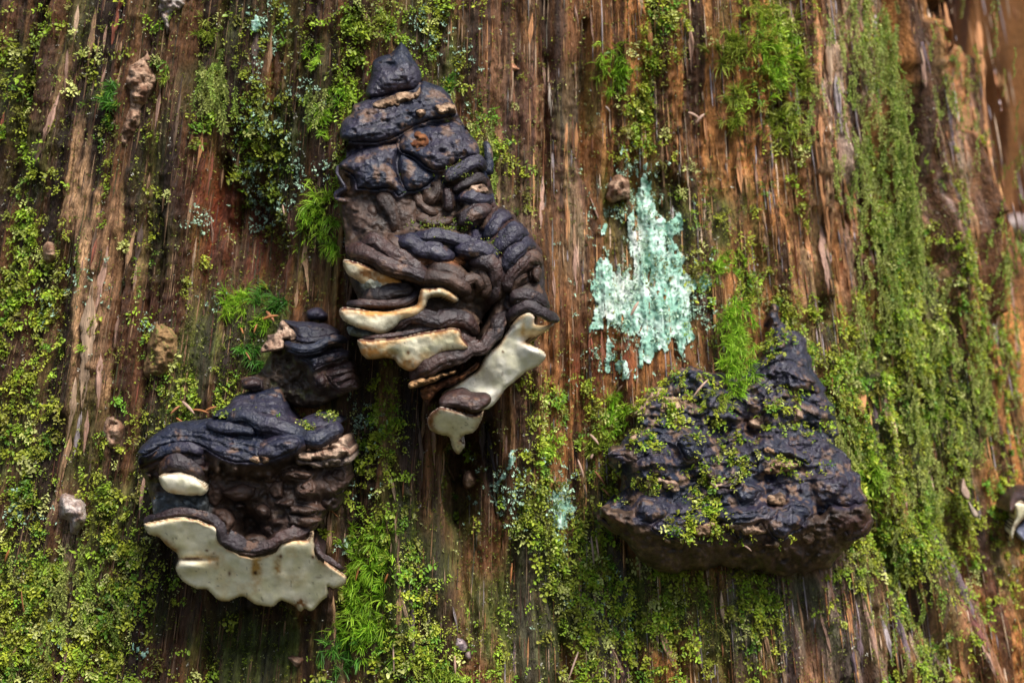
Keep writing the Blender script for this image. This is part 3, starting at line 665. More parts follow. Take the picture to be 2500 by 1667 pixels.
shelf([(124,630),(140,606),(180,600),(300,620),(420,628),(540,606),(618,578),(640,520),(652,482),(700,476),(780,470),(850,500),(887,545),(868,572),(820,555),(800,545),(740,532),(700,545),(680,590),(655,640),(610,668),(530,688),(490,725),(430,760),(380,772),(300,748),(210,722),(150,680)], z2, 104, 86,
      pore_col(zoom=z2, rimw=20, rim=(.50,.19,.06), stains=[(380,640,260,14,ORG,.75),(560,620,60,40,(.6,.38,.18),.6),(640,560,30,60,ORG,.6),(440,740,70,50,(.38,.38,.28),.8),(520,700,60,30,(.38,.38,.28),.7),(840,540,40,30,ORG,.5)]), rim=14, bulge=10, label='cream pore lip with a rusty upper rim')
pillow('cobweb_fluff', z2.p([(180,730),(300,755),(400,750),(470,720),(510,690),(500,740),(450,790),(340,800),(230,780)]), A, M_lichen, flat_col((.10,.10,.08), (.26,.27,.22), 250), 66, rim=16, bulge=10, lump=(5, 14), fine=3, ragged=6)
roll('growth_ridge', z2.r([(440,765,24,84),(520,715,38,92),(640,680,44,98),(780,680,44,100),(900,690,44,98),(970,730,42,94),(1000,780,30,86)]), A, M_crust, PURP, wob=.1)
pillow('fold', z2.p([(660,620),(780,590),(920,590),(1020,640),(1040,720),(960,680),(840,650),(700,660)]), A, M_brown, UMBER, 66, rim=24, bulge=18, lump=(4, 26), fine=1.5, crag=1)
roll('growth_ridge', z2.r([(880,770,16,92),(920,790,24,96),(960,830,24,92)]), A, M_crust, PURP, wob=.1)
roll('growth_ridge', z2.r([(270,795,9,94),(400,786,13,97),(520,770,13,97),(640,745,13,97),(760,725,12,97),(860,718,11,95)]), A, M_crust, PURP, wob=.12)
shelf([(238,815),(260,802),(330,806),(480,796),(640,766),(760,744),(860,732),(900,745),(915,800),(955,850),(930,882),(850,885),(770,905),(690,955),(620,1000),(560,1008),(505,972),(475,930),(400,925),(320,935),(275,912),(250,860)], z2, 106, 84,
      pore_col(zoom=z2, rimw=24, rim=(.55,.27,.10), all_round=.45, stains=[(330,890,90,40,ORG,.8),(420,910,60,30,(.35,.18,.06),.7),(300,850,22,14,BRN,.7),(565,890,14,16,BRN,.9),(560,945,16,8,BRN,.8),(570,960,80,40,ORG,.6),(910,790,20,30,BRN,.5),(700,910,90,30,(.62,.40,.18),.5)]),
      rim=14, bulge=10, dents=[(780+470/2.613, 520+905/2.613, 12, 10, -8)], label='broad cream pore shelf with brown specks')
roll('growth_ridge', z2.r([(580,1080,34,84),(660,1010,50,94),(760,955,54,98),(870,920,52,98),(960,895,48,96),(1060,860,48,94),(1130,780,48,92),(1175,690,42,90),(1190,600,30,84)]), A, M_crust, crust_col(dark=(.018,.010,.011), tint=(.048,.022,.017), amount=.3, worn=(.15,.09,.065)), wob=.1)
pillow('torn_crust', z2.p([(570,1090),(640,1055),(740,1035),(850,1000),(860,1020),(760,1070),(640,1115),(580,1120)]), A, M_flaky, flat_col((.20,.10,.04), (.42,.24,.11), 120), 92, rim=10, bulge=8, lump=(3, 12), fine=1.5, ragged=3)
pillow('torn_crust', z2.p([(650,1120),(740,1090),(860,1050),(950,990),(1000,960),(1005,985),(930,1050),(820,1110),(730,1160),(690,1220),(660,1210)]), A, M_flaky, RUST, 76, rim=12, bulge=10, lump=(4, 14), fine=2.5, ragged=4)
WHITE = dict(cream=(.93,.87,.73))
shelf([(1195,760),(1240,695),(1285,655),(1345,640),(1375,668),(1370,710),(1440,715),(1500,695),(1455,745),(1380,790),(1330,803),(1315,818),(1365,845),(1432,890),(1442,930),(1400,972),(1330,1005),(1260,1065),(1185,1125),(1120,1210),(1070,1255),(1000,1262),(930,1220),(860,1190),(780,1160),(830,1112),(930,1052),(1005,1000),(1060,910),(1130,850)], z2, 88, 44,
      pore_col(zoom=z2, rimw=12, top=.5, all_round=.2, darkw=1.5, stains=[(1420,710,60,30,(.20,.09,.03),1.0),(1300,740,16,50,(.60,.42,.2),.8),(1235,730,14,10,BRN,1.0),(1170,885,8,8,BRN,.8),(1350,830,60,18,(.60,.36,.16),.7),(1160,1170,30,20,ORG,.5),(1380,740,70,30,(.62,.48,.25),.6),(1110,1010,60,60,(.70,.62,.42),.4)], **WHITE),
      rim=14, bulge=9, lump=(3.0, 50), dents=[(780+1330/2.613, 520+790/2.613, 26, 12, -14), (780+1390/2.613, 520+870/2.613, 30, 26, 9), (780+1050/2.613, 520+1080/2.613, 40, 30, -7)], label='long white pore sheet running diagonally down the trunk')
roll('growth_ridge', z2.r([(1190,690,22,88),(1250,635,30,98),(1330,600,30,104),(1420,630,30,102),(1480,665,30,94),(1528,685,20,84)]), A, M_crust, PURP, wob=.1)
pillow('cap_lobe', z2.p([(775,1175),(830,1130),(910,1110),(965,1140),(1060,1148),(1092,1180),(1075,1230),(1000,1268),(900,1250),(770,1232)]), A, M_crust, PURP, (Y(z2,1110), 74, Y(z2,1260), 90), rim=24, bulge=14, lump=(1.5, 40), rings=(1.0, 14, 0.1, 10))
shelf([(700,1290),(735,1255),(780,1236),(870,1262),(990,1282),(1052,1262),(1030,1330),(985,1400),(925,1420),(900,1450),(935,1475),(915,1510),(890,1540),(862,1520),(845,1480),(825,1425),(765,1410),(705,1375),(688,1330)], z2, 96, 26,
      pore_col(zoom=z2, rimw=16, rim=(.50,.22,.08), stains=[(710,1330,24,60,(.35,.16,.07),.8),(720,1370,30,20,BRN,.5),(860,1360,60,60,(.70,.62,.40),.5)], **WHITE), rim=14, bulge=10, ragged=2.0, label='lowest cream pore lobe dripping to a ragged tip')

# ------------------------------------------------------------------ the broad conk low on the left
B = fungus(590, 1180, 'broad conk with folded blue-black cap, brown knobbly neck and wide ragged cream pore sheet below')
body_later('body', z3.p([(90,770),(250,700),(500,600),(700,560),(1000,640),(1085,720),(1095,800),(1060,900),(1035,1000),(940,1040),(930,1110),(905,1170),(960,1290),(800,1300),(620,1260),(480,1240),(380,1150),(170,1100),(140,1000),(110,900),(80,830)]),
       B, M_brown, UMBER, (Y(z3,600), 44, Y(z3,1250), 56), rim=50, bulge=26, lump=(6, 44), fine=1.5, crag=2.5, step=3.5,
       dents=[(300+610/1.96, 720+1110/1.96, 45, 55, -34), (300+500/1.96, 720+1010/1.96, 40, 40, -12)])
pillow('cap_lobe', z3.p([(70,760),(80,735),(115,700),(190,640),(230,612),(340,600),(430,592),(520,590),(640,600),(740,640),(830,680),(845,700),(838,740),(760,778),(700,795),(640,803),(560,800),(500,790),(440,765),(400,735),(330,712),(250,712),(160,740),(100,772)]),
       B, M_crust, BLACK, (Y(z3,600), 64, Y(z3,800), 104), rim=36, bulge=18, lump=(2.5, 46), fine=1.0, rings=(2.6, 17, -.22, 26), crag=1.8, surf='B')
pillow('cap_lobe', z3.p([(430,590),(445,562),(510,512),(560,475),(700,440),(755,442),(770,500),(790,560),(815,610),(780,640),(700,620),(560,590)]), B, M_crust, BLACK, (Y(z3,440), 34, Y(z3,640), 78), rim=36, bulge=18, lump=(2, 40), rings=(1.8, 20, .05, 20), crag=.8, surf='B')
roll('growth_ridge', z3.r([(500,600,22,94),(580,590,32,98),(660,625,32,102),(740,640,32,104),(820,670,30,104),(880,700,26,100)]), B, M_crust, BLACK, wob=.12)
roll('growth_ridge', z3.r([(400,620,14,96),(480,640,22,100),(580,650,18,102),(640,665,14,104)]), B, M_crust, BLACK, wob=.15)
pillow('cap_lobe', z3.p([(830,620),(880,580),(940,560),(1000,572),(1040,602),(1030,622),(940,640),(860,648)]), B, M_crust, BLACK, (Y(z3,560), 62, Y(z3,640), 84), rim=26, bulge=14, lump=(2, 30), surf='B')
roll('growth_ridge', z3.r([(850,690,22,98),(920,690,32,100),(990,665,32,98),(1060,645,26,88)]), B, M_crust, BLACK, wob=.1)
pillow('cap_lobe', z3.p([(640,760),(700,700),(780,680),(842,690),(838,735),(770,770),(690,792)]), B, M_crust, BLACK2, 108, rim=24, bulge=10, lump=(2, 20), crag=1.6)
pillow('torn_crust', z3.p([(600,790),(660,765),(720,780),(700,800),(640,806)]), B, M_flaky, TAN, 112, rim=8, bulge=5, lump=(3, 10), fine=2, ragged=4)
for (y0, y1, oo) in ((695,745,88),(735,785,94),(775,815,90)):
    pillow('torn_crust', z3.p([(835,y0+12),(900,y0+18),(980,y0+4),(1070,y0-12),(1090,y0+20),(1080,y1-6),(1000,y1+4),(900,y1+6),(840,y1)]), B, M_flaky, TAN2 if y0 < 760 else flat_col((.10,.07,.06), (.36,.27,.21), 150), oo, rim=12, bulge=8, lump=(3, 18), fine=2.2, ragged=4, rings=(1.6, 7, .1, 8), label='crumbling pale brown layered edge')
roll('growth_ridge', z3.r([(75,790,18,82),(140,765,22,92),(220,740,22,98),(310,735,20,102),(380,765,18,104)]), B, M_crust, BLACK2, wob=.12)
roll('growth_ridge', z3.r([(80,830,18,78),(150,800,22,86),(230,775,20,92),(320,780,20,96),(400,810,16,96)]), B, M_crust, PURP, wob=.12)
roll('growth_ridge', z3.r([(100,860,12,72),(170,830,14,80),(240,800,16,86),(300,795,12,88)]), B, M_brown, UMB2, wob=.12)
for (cx_, cy_, rx, ry, oo) in ((830,860,70,26,88),(885,915,34,30,88),(870,945,30,18,92),(790,1000,40,28,84),(850,1030,70,34,86),(850,1080,80,40,84),(670,1035,36,34,80),(570,945,84,38,76),(1000,890,70,60,72),(1030,860,40,40,74),(980,980,56,60,66),(740,930,40,60,78),(560,1010,26,16,70),(480,1080,50,70,72),(740,1120,60,50,70),(640,1180,70,40,70),(440,940,50,60,72),(925,1040,26,60,70),(700,880,40,30,76)):
    a = np.linspace(0, 2*np.pi, 9)[:-1]
    pillow('knob', z3.p([(cx_ + rx * math.cos(q) * (1 + .2 * math.sin(3*q + cx_)), cy_ + ry * math.sin(q) * (1 + .2 * math.cos(2*q + cy_))) for q in a]), B, M_brown, UMB2 if (cx_ + cy_) % 3 else TAUPE, oo - 4, rim=min(rx, ry) / 1.96 * 1.0, bulge=13, lump=(2.5, 16), fine=.8, step=2.5)
pillow('neck', z3.p([(170,960),(230,955),(330,960),(400,950),(420,1010),(400,1060),(300,1050),(180,1060),(150,1020)]), B, M_brown, flat_col((.025,.026,.026), (.075,.08,.08), 90, 3.0, (.16,.17,.17)), 70, rim=26, bulge=12, lump=(3, 20), fine=1.5, label='grey mouldy neck between the two pore caps')
roll('growth_ridge', z3.r([(180,855,22,96),(220,815,30,102),(270,800,34,104),(330,830,30,102),(375,880,20,96)]), B, M_crust, PURP, wob=.08)
shelf([(170,880),(185,858),(240,848),(290,850),(340,866),(388,905),(402,932),(385,957),(300,957),(230,950),(190,922)], z3, 102, 90, pore_col(zoom=z3, cream=(.92,.85,.67), rimw=10, rim=(.55,.35,.25), top=.5, all_round=.05, stains=[(240,940,40,10,(.6,.4,.2),.5)]), parent=B, rim=22, bulge=13, label='small rounded cream pore nub')
pillow('resin_drop', z3.p([(145,965),(185,962),(180,985),(150,992)]), B, M_pore, flat_col((.30,.15,.04), (.45,.25,.07), 200), 64, rim=8, bulge=8, step=2)
roll('growth_ridge', z3.r([(100,1088,9,92),(170,1060,12,96),(260,1043,13,98),(340,1052,15,100),(420,1078,17,100),(462,1118,18,100),(486,1170,22,96),(540,1198,24,94),(620,1222,20,94),(700,1203,22,94),(760,1163,24,94),(830,1145,22,94),(895,1112,15,90)]), B, M_crust, PURP, wob=.14, label='dark wavy upper rim of the pore sheet', up=2.2)
roll('growth_ridge', z3.r([(918,1180,9,84),(942,1232,13,88),(990,1270,14,90),(1050,1312,13,88)]), B, M_crust, PURP, wob=.12)
shelf([(98,1105),(112,1092),(200,1072),(280,1062),(350,1077),(420,1097),(458,1130),(468,1180),(520,1222),(620,1247),(700,1230),(760,1186),(830,1172),(885,1165),(912,1125),(916,1180),(926,1240),(980,1282),(1040,1320),(1072,1352),(1052,1390),(1005,1402),(982,1388),(976,1440),(942,1470),(905,1512),(872,1498),(850,1516),(812,1480),(760,1462),(722,1490),(645,1482),(602,1455),(562,1442),(500,1466),(450,1456),(402,1410),(340,1400),(282,1362),(250,1310),(262,1275),(262,1240),(210,1200),(170,1160),(122,1142)], z3, 106, 34,
      pore_col(zoom=z3, cream=(.92,.84,.63), rimw=13, rim=(.55,.30,.14), darkw=3, stains=[(640,1290,26,90,(.50,.28,.08),.9),(635,1328,10,8,(.05,.02,.01),1.0),(740,1290,18,60,(.35,.20,.07),.7),(755,1250,8,8,BRN,.9),(430,1260,50,40,(.6,.35,.14),.6),(400,1222,10,6,BRN,.9),(330,1260,70,10,(.25,.13,.06),.7),(190,1190,40,20,(.40,.22,.09),.8),(240,1220,30,14,(.3,.15,.06),.7),(850,1475,34,26,(.20,.09,.03),1.0),(820,1360,60,40,(.66,.52,.26),.5),(910,1255,8,8,BRN,1.0),(940,1350,14,5,BRN,.8),(1000,1290,40,20,(.30,.16,.10),.7),(510,1330,8,14,BRN,.6)]),
      rim=12, bulge=8, parent=B, lump=(2.6, 60), dents=[(300+330/1.96, 720+1262/1.96, 40, 5, -9), (300+330/1.96, 720+1300/1.96, 38, 16, 8), (300+240/1.96, 720+1240/1.96, 14, 12, -10)], ragged=1.5, label='wide cream pore sheet with ragged lower edge and rusty stains')

# ------------------------------------------------------------------ the layered dark conk between them
E = fungus(770, 850, 'small layered purplish black conk with a pale torn patch on one corner')
body_later('body', z3.p([(560,400),(640,380),(700,300),(740,200),(860,150),(1000,200),(1080,300),(1110,440),(1000,500),(900,540),(780,520),(640,480)]), E, M_brown, flat_col((.030,.020,.014), (.07,.045,.028), 70, 2.0, (.09,.085,.04)), 18, rim=30, bulge=20, lump=(7, 26), fine=3, crag=3)
ECOL = crust_col(dark=(.012,.012,.024), tint=(.034,.024,.034), amount=.25)
pillow('cap_lobe', z5.p([(660,430),(760,425),(900,440),(1100,455),(1250,480),(1390,560),(1380,590),(1250,640),(1100,680),(1000,690),(880,660),(840,600),(800,520)]), E, M_crust, ECOL, (Y(z5,425), 30, Y(z5,690), 50), rim=18, bulge=9, lump=(1.5, 24), rings=(1.0, 12, 0, 8), crag=1.0, step=2.5, surf='E')
roll('growth_ridge', z5.r([(850,670,20,60),(1000,705,28,64),(1150,690,30,64),(1280,640,28,60),(1390,580,20,54)]), E, M_crust, ECOL, wob=.14)
roll('growth_ridge', z5.r([(690,710,26,58),(800,760,42,66),(950,800,46,70),(1100,780,42,70),(1250,720,44,68),(1400,685,44,62),(1510,700,30,54)]), E, M_crust, BLACK, wob=.14)
roll('growth_ridge', z5.r([(730,800,16,60),(900,845,26,66),(1050,840,26,68),(1200,790,24,66)]), E, M_crust, ECOL, wob=.16)
pillow('cap_lobe', z5.p([(860,890),(1000,870),(1200,830),(1480,790),(1530,870),(1500,930),(1350,970),(1200,1000),(1080,1060),(1030,1000),(950,930)]), E, M_crust, ECOL, (Y(z5,790), 48, Y(z5,1060), 60), rim=16, bulge=9, lump=(3, 16), crag=1.6, rings=(1.6, 11, .2, 10), step=2.5)
roll('growth_ridge', z5.r([(1180,960,20,58),(1300,930,30,62),(1430,890,34,60),(1530,870,24,52)]), E, M_crust, PURP, wob=.16)
pillow('cap_lobe', z5.p([(1260,1030),(1400,960),(1560,930),(1600,1040),(1600,1120),(1660,1240),(1640,1300),(1500,1330),(1350,1310),(1260,1200),(1180,1100)]), E, M_crust, PURP, (Y(z5,930), 46, Y(z5,1330), 58), rim=20, bulge=9, lump=(2, 20), rings=(2.0, 12, .15, 14), crag=1.0, step=2.5)
roll('growth_ridge', z5.r([(1250,1120,20,58),(1350,1110,30,64),(1480,1085,30,64),(1600,1060,22,54)]), E, M_crust, PURP, wob=.16)
roll('growth_ridge', z5.r([(1290,1210,20,60),(1420,1185,30,66),(1540,1150,30,64),(1640,1190,22,54)]), E, M_crust, PURP, wob=.16)
roll('growth_ridge', z5.r([(1350,1310,18,60),(1480,1275,30,66),(1580,1240,32,64),(1650,1265,24,54)]), E, M_crust, PURP, wob=.16)
pillow('torn_crust', z5.p([(580,600),(650,440),(700,440),(790,530),(840,600),(850,660),(780,690),(700,680),(690,770),(600,810),(400,840),(430,740),(480,690),(490,620)]), E, M_flaky, TAN2, (Y(z5,430), 46, Y(z5,840), 56), rim=6, bulge=6, lump=(1.5, 16), fine=1, ragged=2, label='pale pinkish torn patch')
pillow('knob', z3.p([(570,410),(620,395),(665,410),(660,440),(610,455),(570,440)]), E, M_crust, PURP, 48, rim=18, bulge=14)
pillow('knob', z3.p([(925,395),(955,380),(975,400),(965,440),(925,430)]), E, M_crust, PURP, 58, rim=14, bulge=12)
pillow('knob', z3.p([(880,80),(930,60),(970,95),(960,115),(900,118)]), E, M_crust, BLACK, 24, rim=18, bulge=14)

# ------------------------------------------------------------------ the lumpy mossy conk on the right
C_ = fungus(1730, 1200, 'large lumpy weathered black conk overgrown with moss, brown crumbling underside, no white showing')
body_later('underside', z4.p([(150,1130),(330,1160),(600,1200),(900,1200),(1200,1180),(1430,1110),(1560,1130),(1605,1190),(1590,1240),(1540,1290),(1470,1335),(1400,1405),(1330,1450),(1250,1482),(1150,1480),(1080,1498),(1000,1472),(900,1462),(800,1452),(700,1462),(600,1450),(500,1472),(420,1442),(350,1402),(300,1332),(230,1270),(170,1210)]),
       C_, M_brown, flat_col((.032,.020,.015), (.085,.052,.037), 60, 3.0, (.15,.095,.062)), (Y(z4,1180), 74, Y(z4,1480), 24), rim=52, bulge=34, lump=(9, 40), fine=2.0, crag=3.5, ragged=7)
body_later('cap', z4.p([(1040,40),(1075,60),(1100,130),(1190,200),(1228,235),(1250,330),(1312,460),(1362,560),(1412,670),(1400,790),(1445,850),(1512,950),(1552,1060),(1550,1110),(1480,1130),(1400,1140),(1320,1180),(1220,1255),(1160,1285),(1080,1330),(1030,1310),(900,1300),(800,1268),(700,1300),(600,1295),(480,1285),(400,1240),(340,1215),(250,1230),(170,1190),(140,1150),(220,1090),(250,980),(190,870),(240,800),(300,720),(340,630),(390,570),(450,490),(520,420),(620,390),(720,400),(820,430),(910,400),(985,320),(1050,240),(1040,140)]),
       C_, M_crust, crust_col(amount=.48, worn=(.17,.10,.065), freq=95), (Y(z4,200), 12, Y(z4,1280), 74), rim=44, bulge=22, lump=(15, 70), fine=1.6, crag=3.4, step=3.0, ragged=7, surf='C', rings=(4.0, 34, .2, 60),
       dents=[(1400+960/2.178, 720+700/2.178, 40, 34, -16), (1400+780/2.178, 720+780/2.178, 26, 60, -16), (1400+700/2.178, 720+980/2.178, 34, 22, -14), (1400+520/2.178, 720+600/2.178, 50, 34, -10), (1400+860/2.178, 720+500/2.178, 40, 60, -14), (1400+250/2.178, 720+1020/2.178, 40, 50, -26), (1400+1400/2.178, 720+1000/2.178, 70, 50, 14), (1400+1150/2.178, 720+700/2.178, 30, 26, -14), (1400+600/2.178, 720+1080/2.178, 70, 26, -14), (1400+450/2.178, 720+880/2.178, 60, 30, 10), (1400+1000/2.178, 720+1180/2.178, 90, 30, 8)])
def c_lobe(pts, oo, colf=None, **kw):
    pillow('cap_lobe', z4.p(pts), C_, M_crust, colf or BLACK2, oo, rim=kw.pop('rim', 30), bulge=kw.pop('bulge', 18), lump=(4, 30), fine=1.2, crag=2.0, surf='C', ragged=6, **kw)
c_lobe([(1080,290),(1130,220),(1190,195),(1230,240),(1250,330),(1300,430),(1260,470),(1170,440),(1060,460),(970,460),(985,350)], (Y(z4,200), 14, Y(z4,470), 30))
c_lobe([(1140,480),(1240,450),(1320,480),(1365,570),(1330,620),(1240,600),(1150,575)], (Y(z4,450), 30, Y(z4,620), 44))
c_lobe([(1270,880),(1350,845),(1440,850),(1515,950),(1553,1060),(1550,1112),(1450,1130),(1380,1125),(1290,1080),(1280,980)], (Y(z4,840), 62, Y(z4,1130), 84), bulge=22, rim=44)
c_lobe([(340,1190),(350,1100),(400,1090),(480,1130),(480,1190),(420,1210)], 92)
c_lobe([(410,1215),(480,1210),(600,1250),(580,1290),(490,1285),(420,1250)], 96)
c_lobe([(200,850),(280,800),(400,830),(500,860),(540,900),(480,940),(380,920),(320,890)], (Y(z4,800), 56, Y(z4,940), 78))
c_lobe([(560,760),(640,740),(690,780),(690,850),(640,880),(580,860)], 72)
c_lobe([(700,950),(760,940),(800,990),(860,960),(880,1010),(820,1040),(740,1020)], 78, PURP)
c_lobe([(850,1060),(920,1010),(980,1030),(960,1090),(900,1110)], 90)
c_lobe([(800,1190),(900,1150),(1020,1130),(1040,1160),(920,1200),(830,1215)], 98)
c_lobe([(1060,1150),(1150,1120),(1240,1140),(1250,1200),(1180,1260),(1100,1300),(1040,1230)], 98)
c_lobe([(980,800),(1060,780),(1180,800),(1260,860),(1240,900),(1140,860),(1020,850)], (Y(z4,780), 62, Y(z4,900), 74))
c_lobe([(710,620),(790,610),(870,640),(880,680),(800,660),(730,650)], 52)
for pts, oo in (([(130,1190),(190,1180),(260,1230),(280,1280),(220,1270),(150,1220)], 60), ([(1380,1210),(1480,1190),(1580,1180),(1600,1215),(1540,1280),(1450,1300),(1390,1260)], 78)):
    pillow('knob', z4.p(pts), C_, M_crust, PURP, oo, rim=24, bulge=14, lump=(3, 20), fine=1.2, crag=1.5)
for pts, oo in (([(1200,1290),(1240,1230),(1320,1180),(1420,1150),(1520,1140),(1590,1170),(1560,1185),(1440,1180),(1340,1230),(1290,1300),(1230,1320)], 84), ([(790,1220),(880,1200),(1000,1195),(1040,1240),(960,1275),(840,1250)], 96), ([(1010,1320),(1060,1300),(1100,1320),(1080,1350),(1030,1345)], 94),
                ([(390,960),(470,960),(560,990),(540,1040),(440,1030),(380,1010)], 80), ([(300,640),(380,560),(420,500),(490,490),(560,590),(500,640),(400,660)], 40), ([(1020,900),(1110,880),(1190,900),(1180,930),(1060,960),(1000,940)], 82),
                ([(960,640),(1080,640),(1160,690),(1120,760),(1000,730),(940,700)], 44), ([(290,760),(330,730),(360,790),(300,810)], 62), ([(820,980),(760,1000),(700,1000),(760,1040)], 84), ([(1030,1080),(1110,1060),(1120,1110),(1050,1120)], 98),
                ([(1010,820),(1050,800),(1080,840),(1040,860)], 78), ([(480,1290),(520,1290),(520,1325),(490,1325)], 92), ([(1090,420),(1210,440),(1180,475),(1100,465)], 38), ([(1160,600),(1230,590),(1290,640),(1240,680),(1180,660)], 48), ([(450,560),(560,540),(620,600),(540,640),(460,620)], 42), ([(620,1220),(700,1200),(770,1230),(700,1290),(640,1270)], 94)):
    pillow('torn_crust', z4.p(pts), C_, M_flaky, TAN if oo % 4 else TAN2, oo, rim=10, bulge=9, lump=(4, 16), fine=2.5, ragged=5, crag=2, surf='C')
build_bodies()


# ------------------------------------------------------------------ burls, bare slivers (parts of the trunk)
PLOC[trunk_root.name] = np.array(trunk_root.location); PSEED[trunk_root.name] = 4.2
za = Zoom(0, 0, 2.767); zb = Zoom(0, 560, 2.767); zc = Zoom(0, 1110, 2.767); zd = Zoom(800, 1000, 2.3514); ze = Zoom(1150, 0, 2.767); zf = Zoom(1300, 380, 2.752); zg = Zoom(850, 1350, 4.9475); zh = Zoom(1900, 0, 1.96); zi = Zoom(1900, 800, 1.8083)
BURL = flat_col((.17,.085,.05), (.42,.27,.18), 130, 1.0, (.09,.05,.028)); BURLG = flat_col((.28,.20,.17), (.54,.45,.40), 120, 3.0, (.20,.12,.07)); BURLM = flat_col((.16,.09,.04), (.30,.18,.08), 110, 6.0, (.12,.13,.03))
def burl(pts, col, oo, rim, bulge, **kw): pillow('burl', pts, trunk_root, M_flaky, col, oo, rim=rim, bulge=bulge, lump=(5, 22), fine=2.0, crag=4.0, ragged=5, back=-40, taper=1.0, power=1.2, surf='burl', **kw)
burl(za.p([(985,310),(1012,360),(1025,480),(1060,530),(1050,600),(1020,660),(980,740),(950,850),(900,960),(870,1140),(852,1140),(845,1020),(800,1000),(795,900),(840,760),(850,660),(825,560),(840,460),(900,410),(950,370)]), BURL, 0, 22, 24, label='long knobbly pale burl hanging down the grain')
burl(za.p([(1080,-40),(1270,-40),(1240,70),(1180,100),(1160,190),(1120,240),(1090,170),(1060,90)]), BURLG, 2, 18, 14)
burl(za.p([(775,760),(795,790),(770,900),(745,910),(740,850)]), BURL, 6, 10, 8)
burl(zb.p([(285,130),(330,80),(385,110),(400,180),(360,240),(300,220),(280,180)]), BURL, -6, 22, 20)
burl(zb.p([(1040,640),(1100,620),(1180,700),(1200,790),(1180,900),(1120,990),(1060,1020),(990,1000),(980,900),(1000,760)]), BURLM, 2, 36, 20)
burl(zc.p([(400,330),(440,265),(520,290),(585,360),(590,430),(560,510),(520,555),(480,530),(460,450),(410,430)]), BURLG, 0, 24, 24)
burl(zc.p([(1955,1385),(2000,1355),(2055,1380),(2050,1420),(1990,1435)]), BURL, -10, 14, 10)
burl(zb.p([(715,1280),(780,1270),(820,1340),(790,1450),(730,1460),(700,1370)]), BURL, 6, 16, 8)
burl(ze.p([(930,1240),(990,1180),(1060,1220),(1080,1300),(1020,1360),(940,1340)]), BURL, -18, 24, 16)
burl(zd.p([(770,380),(820,350),(860,390),(840,440),(780,430)]), BURL, -38, 16, 16)
burl(ze.p([(150,330),(230,310),(300,430),(330,470),(260,520),(200,600),(140,600),(130,460)]), flat_col((.34,.15,.08), (.55,.28,.16), 200, 2.0), -4, 12, 5)

def sliver(x0, y0, x1, y1, wpx, col, out=4.0, name='wood_sliver', thick=1.5, parent=None, seed=0.0, bend=0.0):
    """A tapering splinter of wood lying along the grain, its back in the trunk."""
    wpx = min(wpx, .13 * math.hypot(x1 - x0, y1 - y0))
    n = max(8, int(math.hypot(x1 - x0, y1 - y0) / 7)); t = np.linspace(0, 1, n)
    px = x0 + (x1 - x0) * t + bend * np.sin(t * np.pi) + 2.5 * fbm(t * n / 9 + seed, seed, 1.0, 2); py = y0 + (y1 - y0) * t
    ys = surf_y(px, py); k = np.ones(9) / 9; ys = np.convolve(np.pad(ys, 4, mode='edge'), k, 'valid')
    prof = np.clip(np.minimum((t + .01) / .35, (1.01 - t) / .45), 0, 1)**.85
    w = wpx * .42 * prof * (1 + .8 * fbm(t * n / 4 + 3 + seed, seed, 7.0, 3))
    V = []; Cc = []; G = []
    sec = [(-1.0, -9), (-.95, .1), (-.6, .9), (-.3, .55), (.0, 1.0), (.3, .5), (.65, .85), (.95, .1), (1.0, -9)]
    for u, hgt in sec:
        o_ = (out if hgt > -5 else 0) * prof + hgt * thick * prof + (1.4 * noise3(t * n / 5 + seed, u * 3, 5.0) * prof if hgt > -5 else 0)
        yy = ys - o_ * 1e-3
        x, y, z = at_depth(px + u * w, py, yy); V.append(np.stack([x, y, z], -1))
        f = fbm(px / 14 + u * 3, py / 90, seed, 3)[:, None]
        Cc.append(np.asarray(col)[None] * (.95 + .8 * f)); G.append(np.stack([x, y, z], -1))
    m = len(sec); V = np.stack(V, 1).reshape(-1, 3); Cc = np.stack(Cc, 1).reshape(-1, 3); G = np.stack(G, 1).reshape(-1, 3)
    i = np.arange(n - 1)[:, None] * m; j = np.arange(m - 1)[None]
    q = np.stack([i + j, i + m + j, i + m + j + 1, i + j + 1], -1).reshape(-1, 4)
    p = parent or trunk_root
    return link(name, make_mesh(name, V - np.array(p.location), [q], M_sliver, Cc, G), p)
PALE = (.42,.28,.18); PINK = (.36,.21,.15); GREYW = (.40,.33,.33); ORA = (.46,.21,.085); DKB = (.09,.055,.04); PURPW = (.15,.10,.11); TANW = (.33,.19,.10); REDW = (.22,.06,.03)
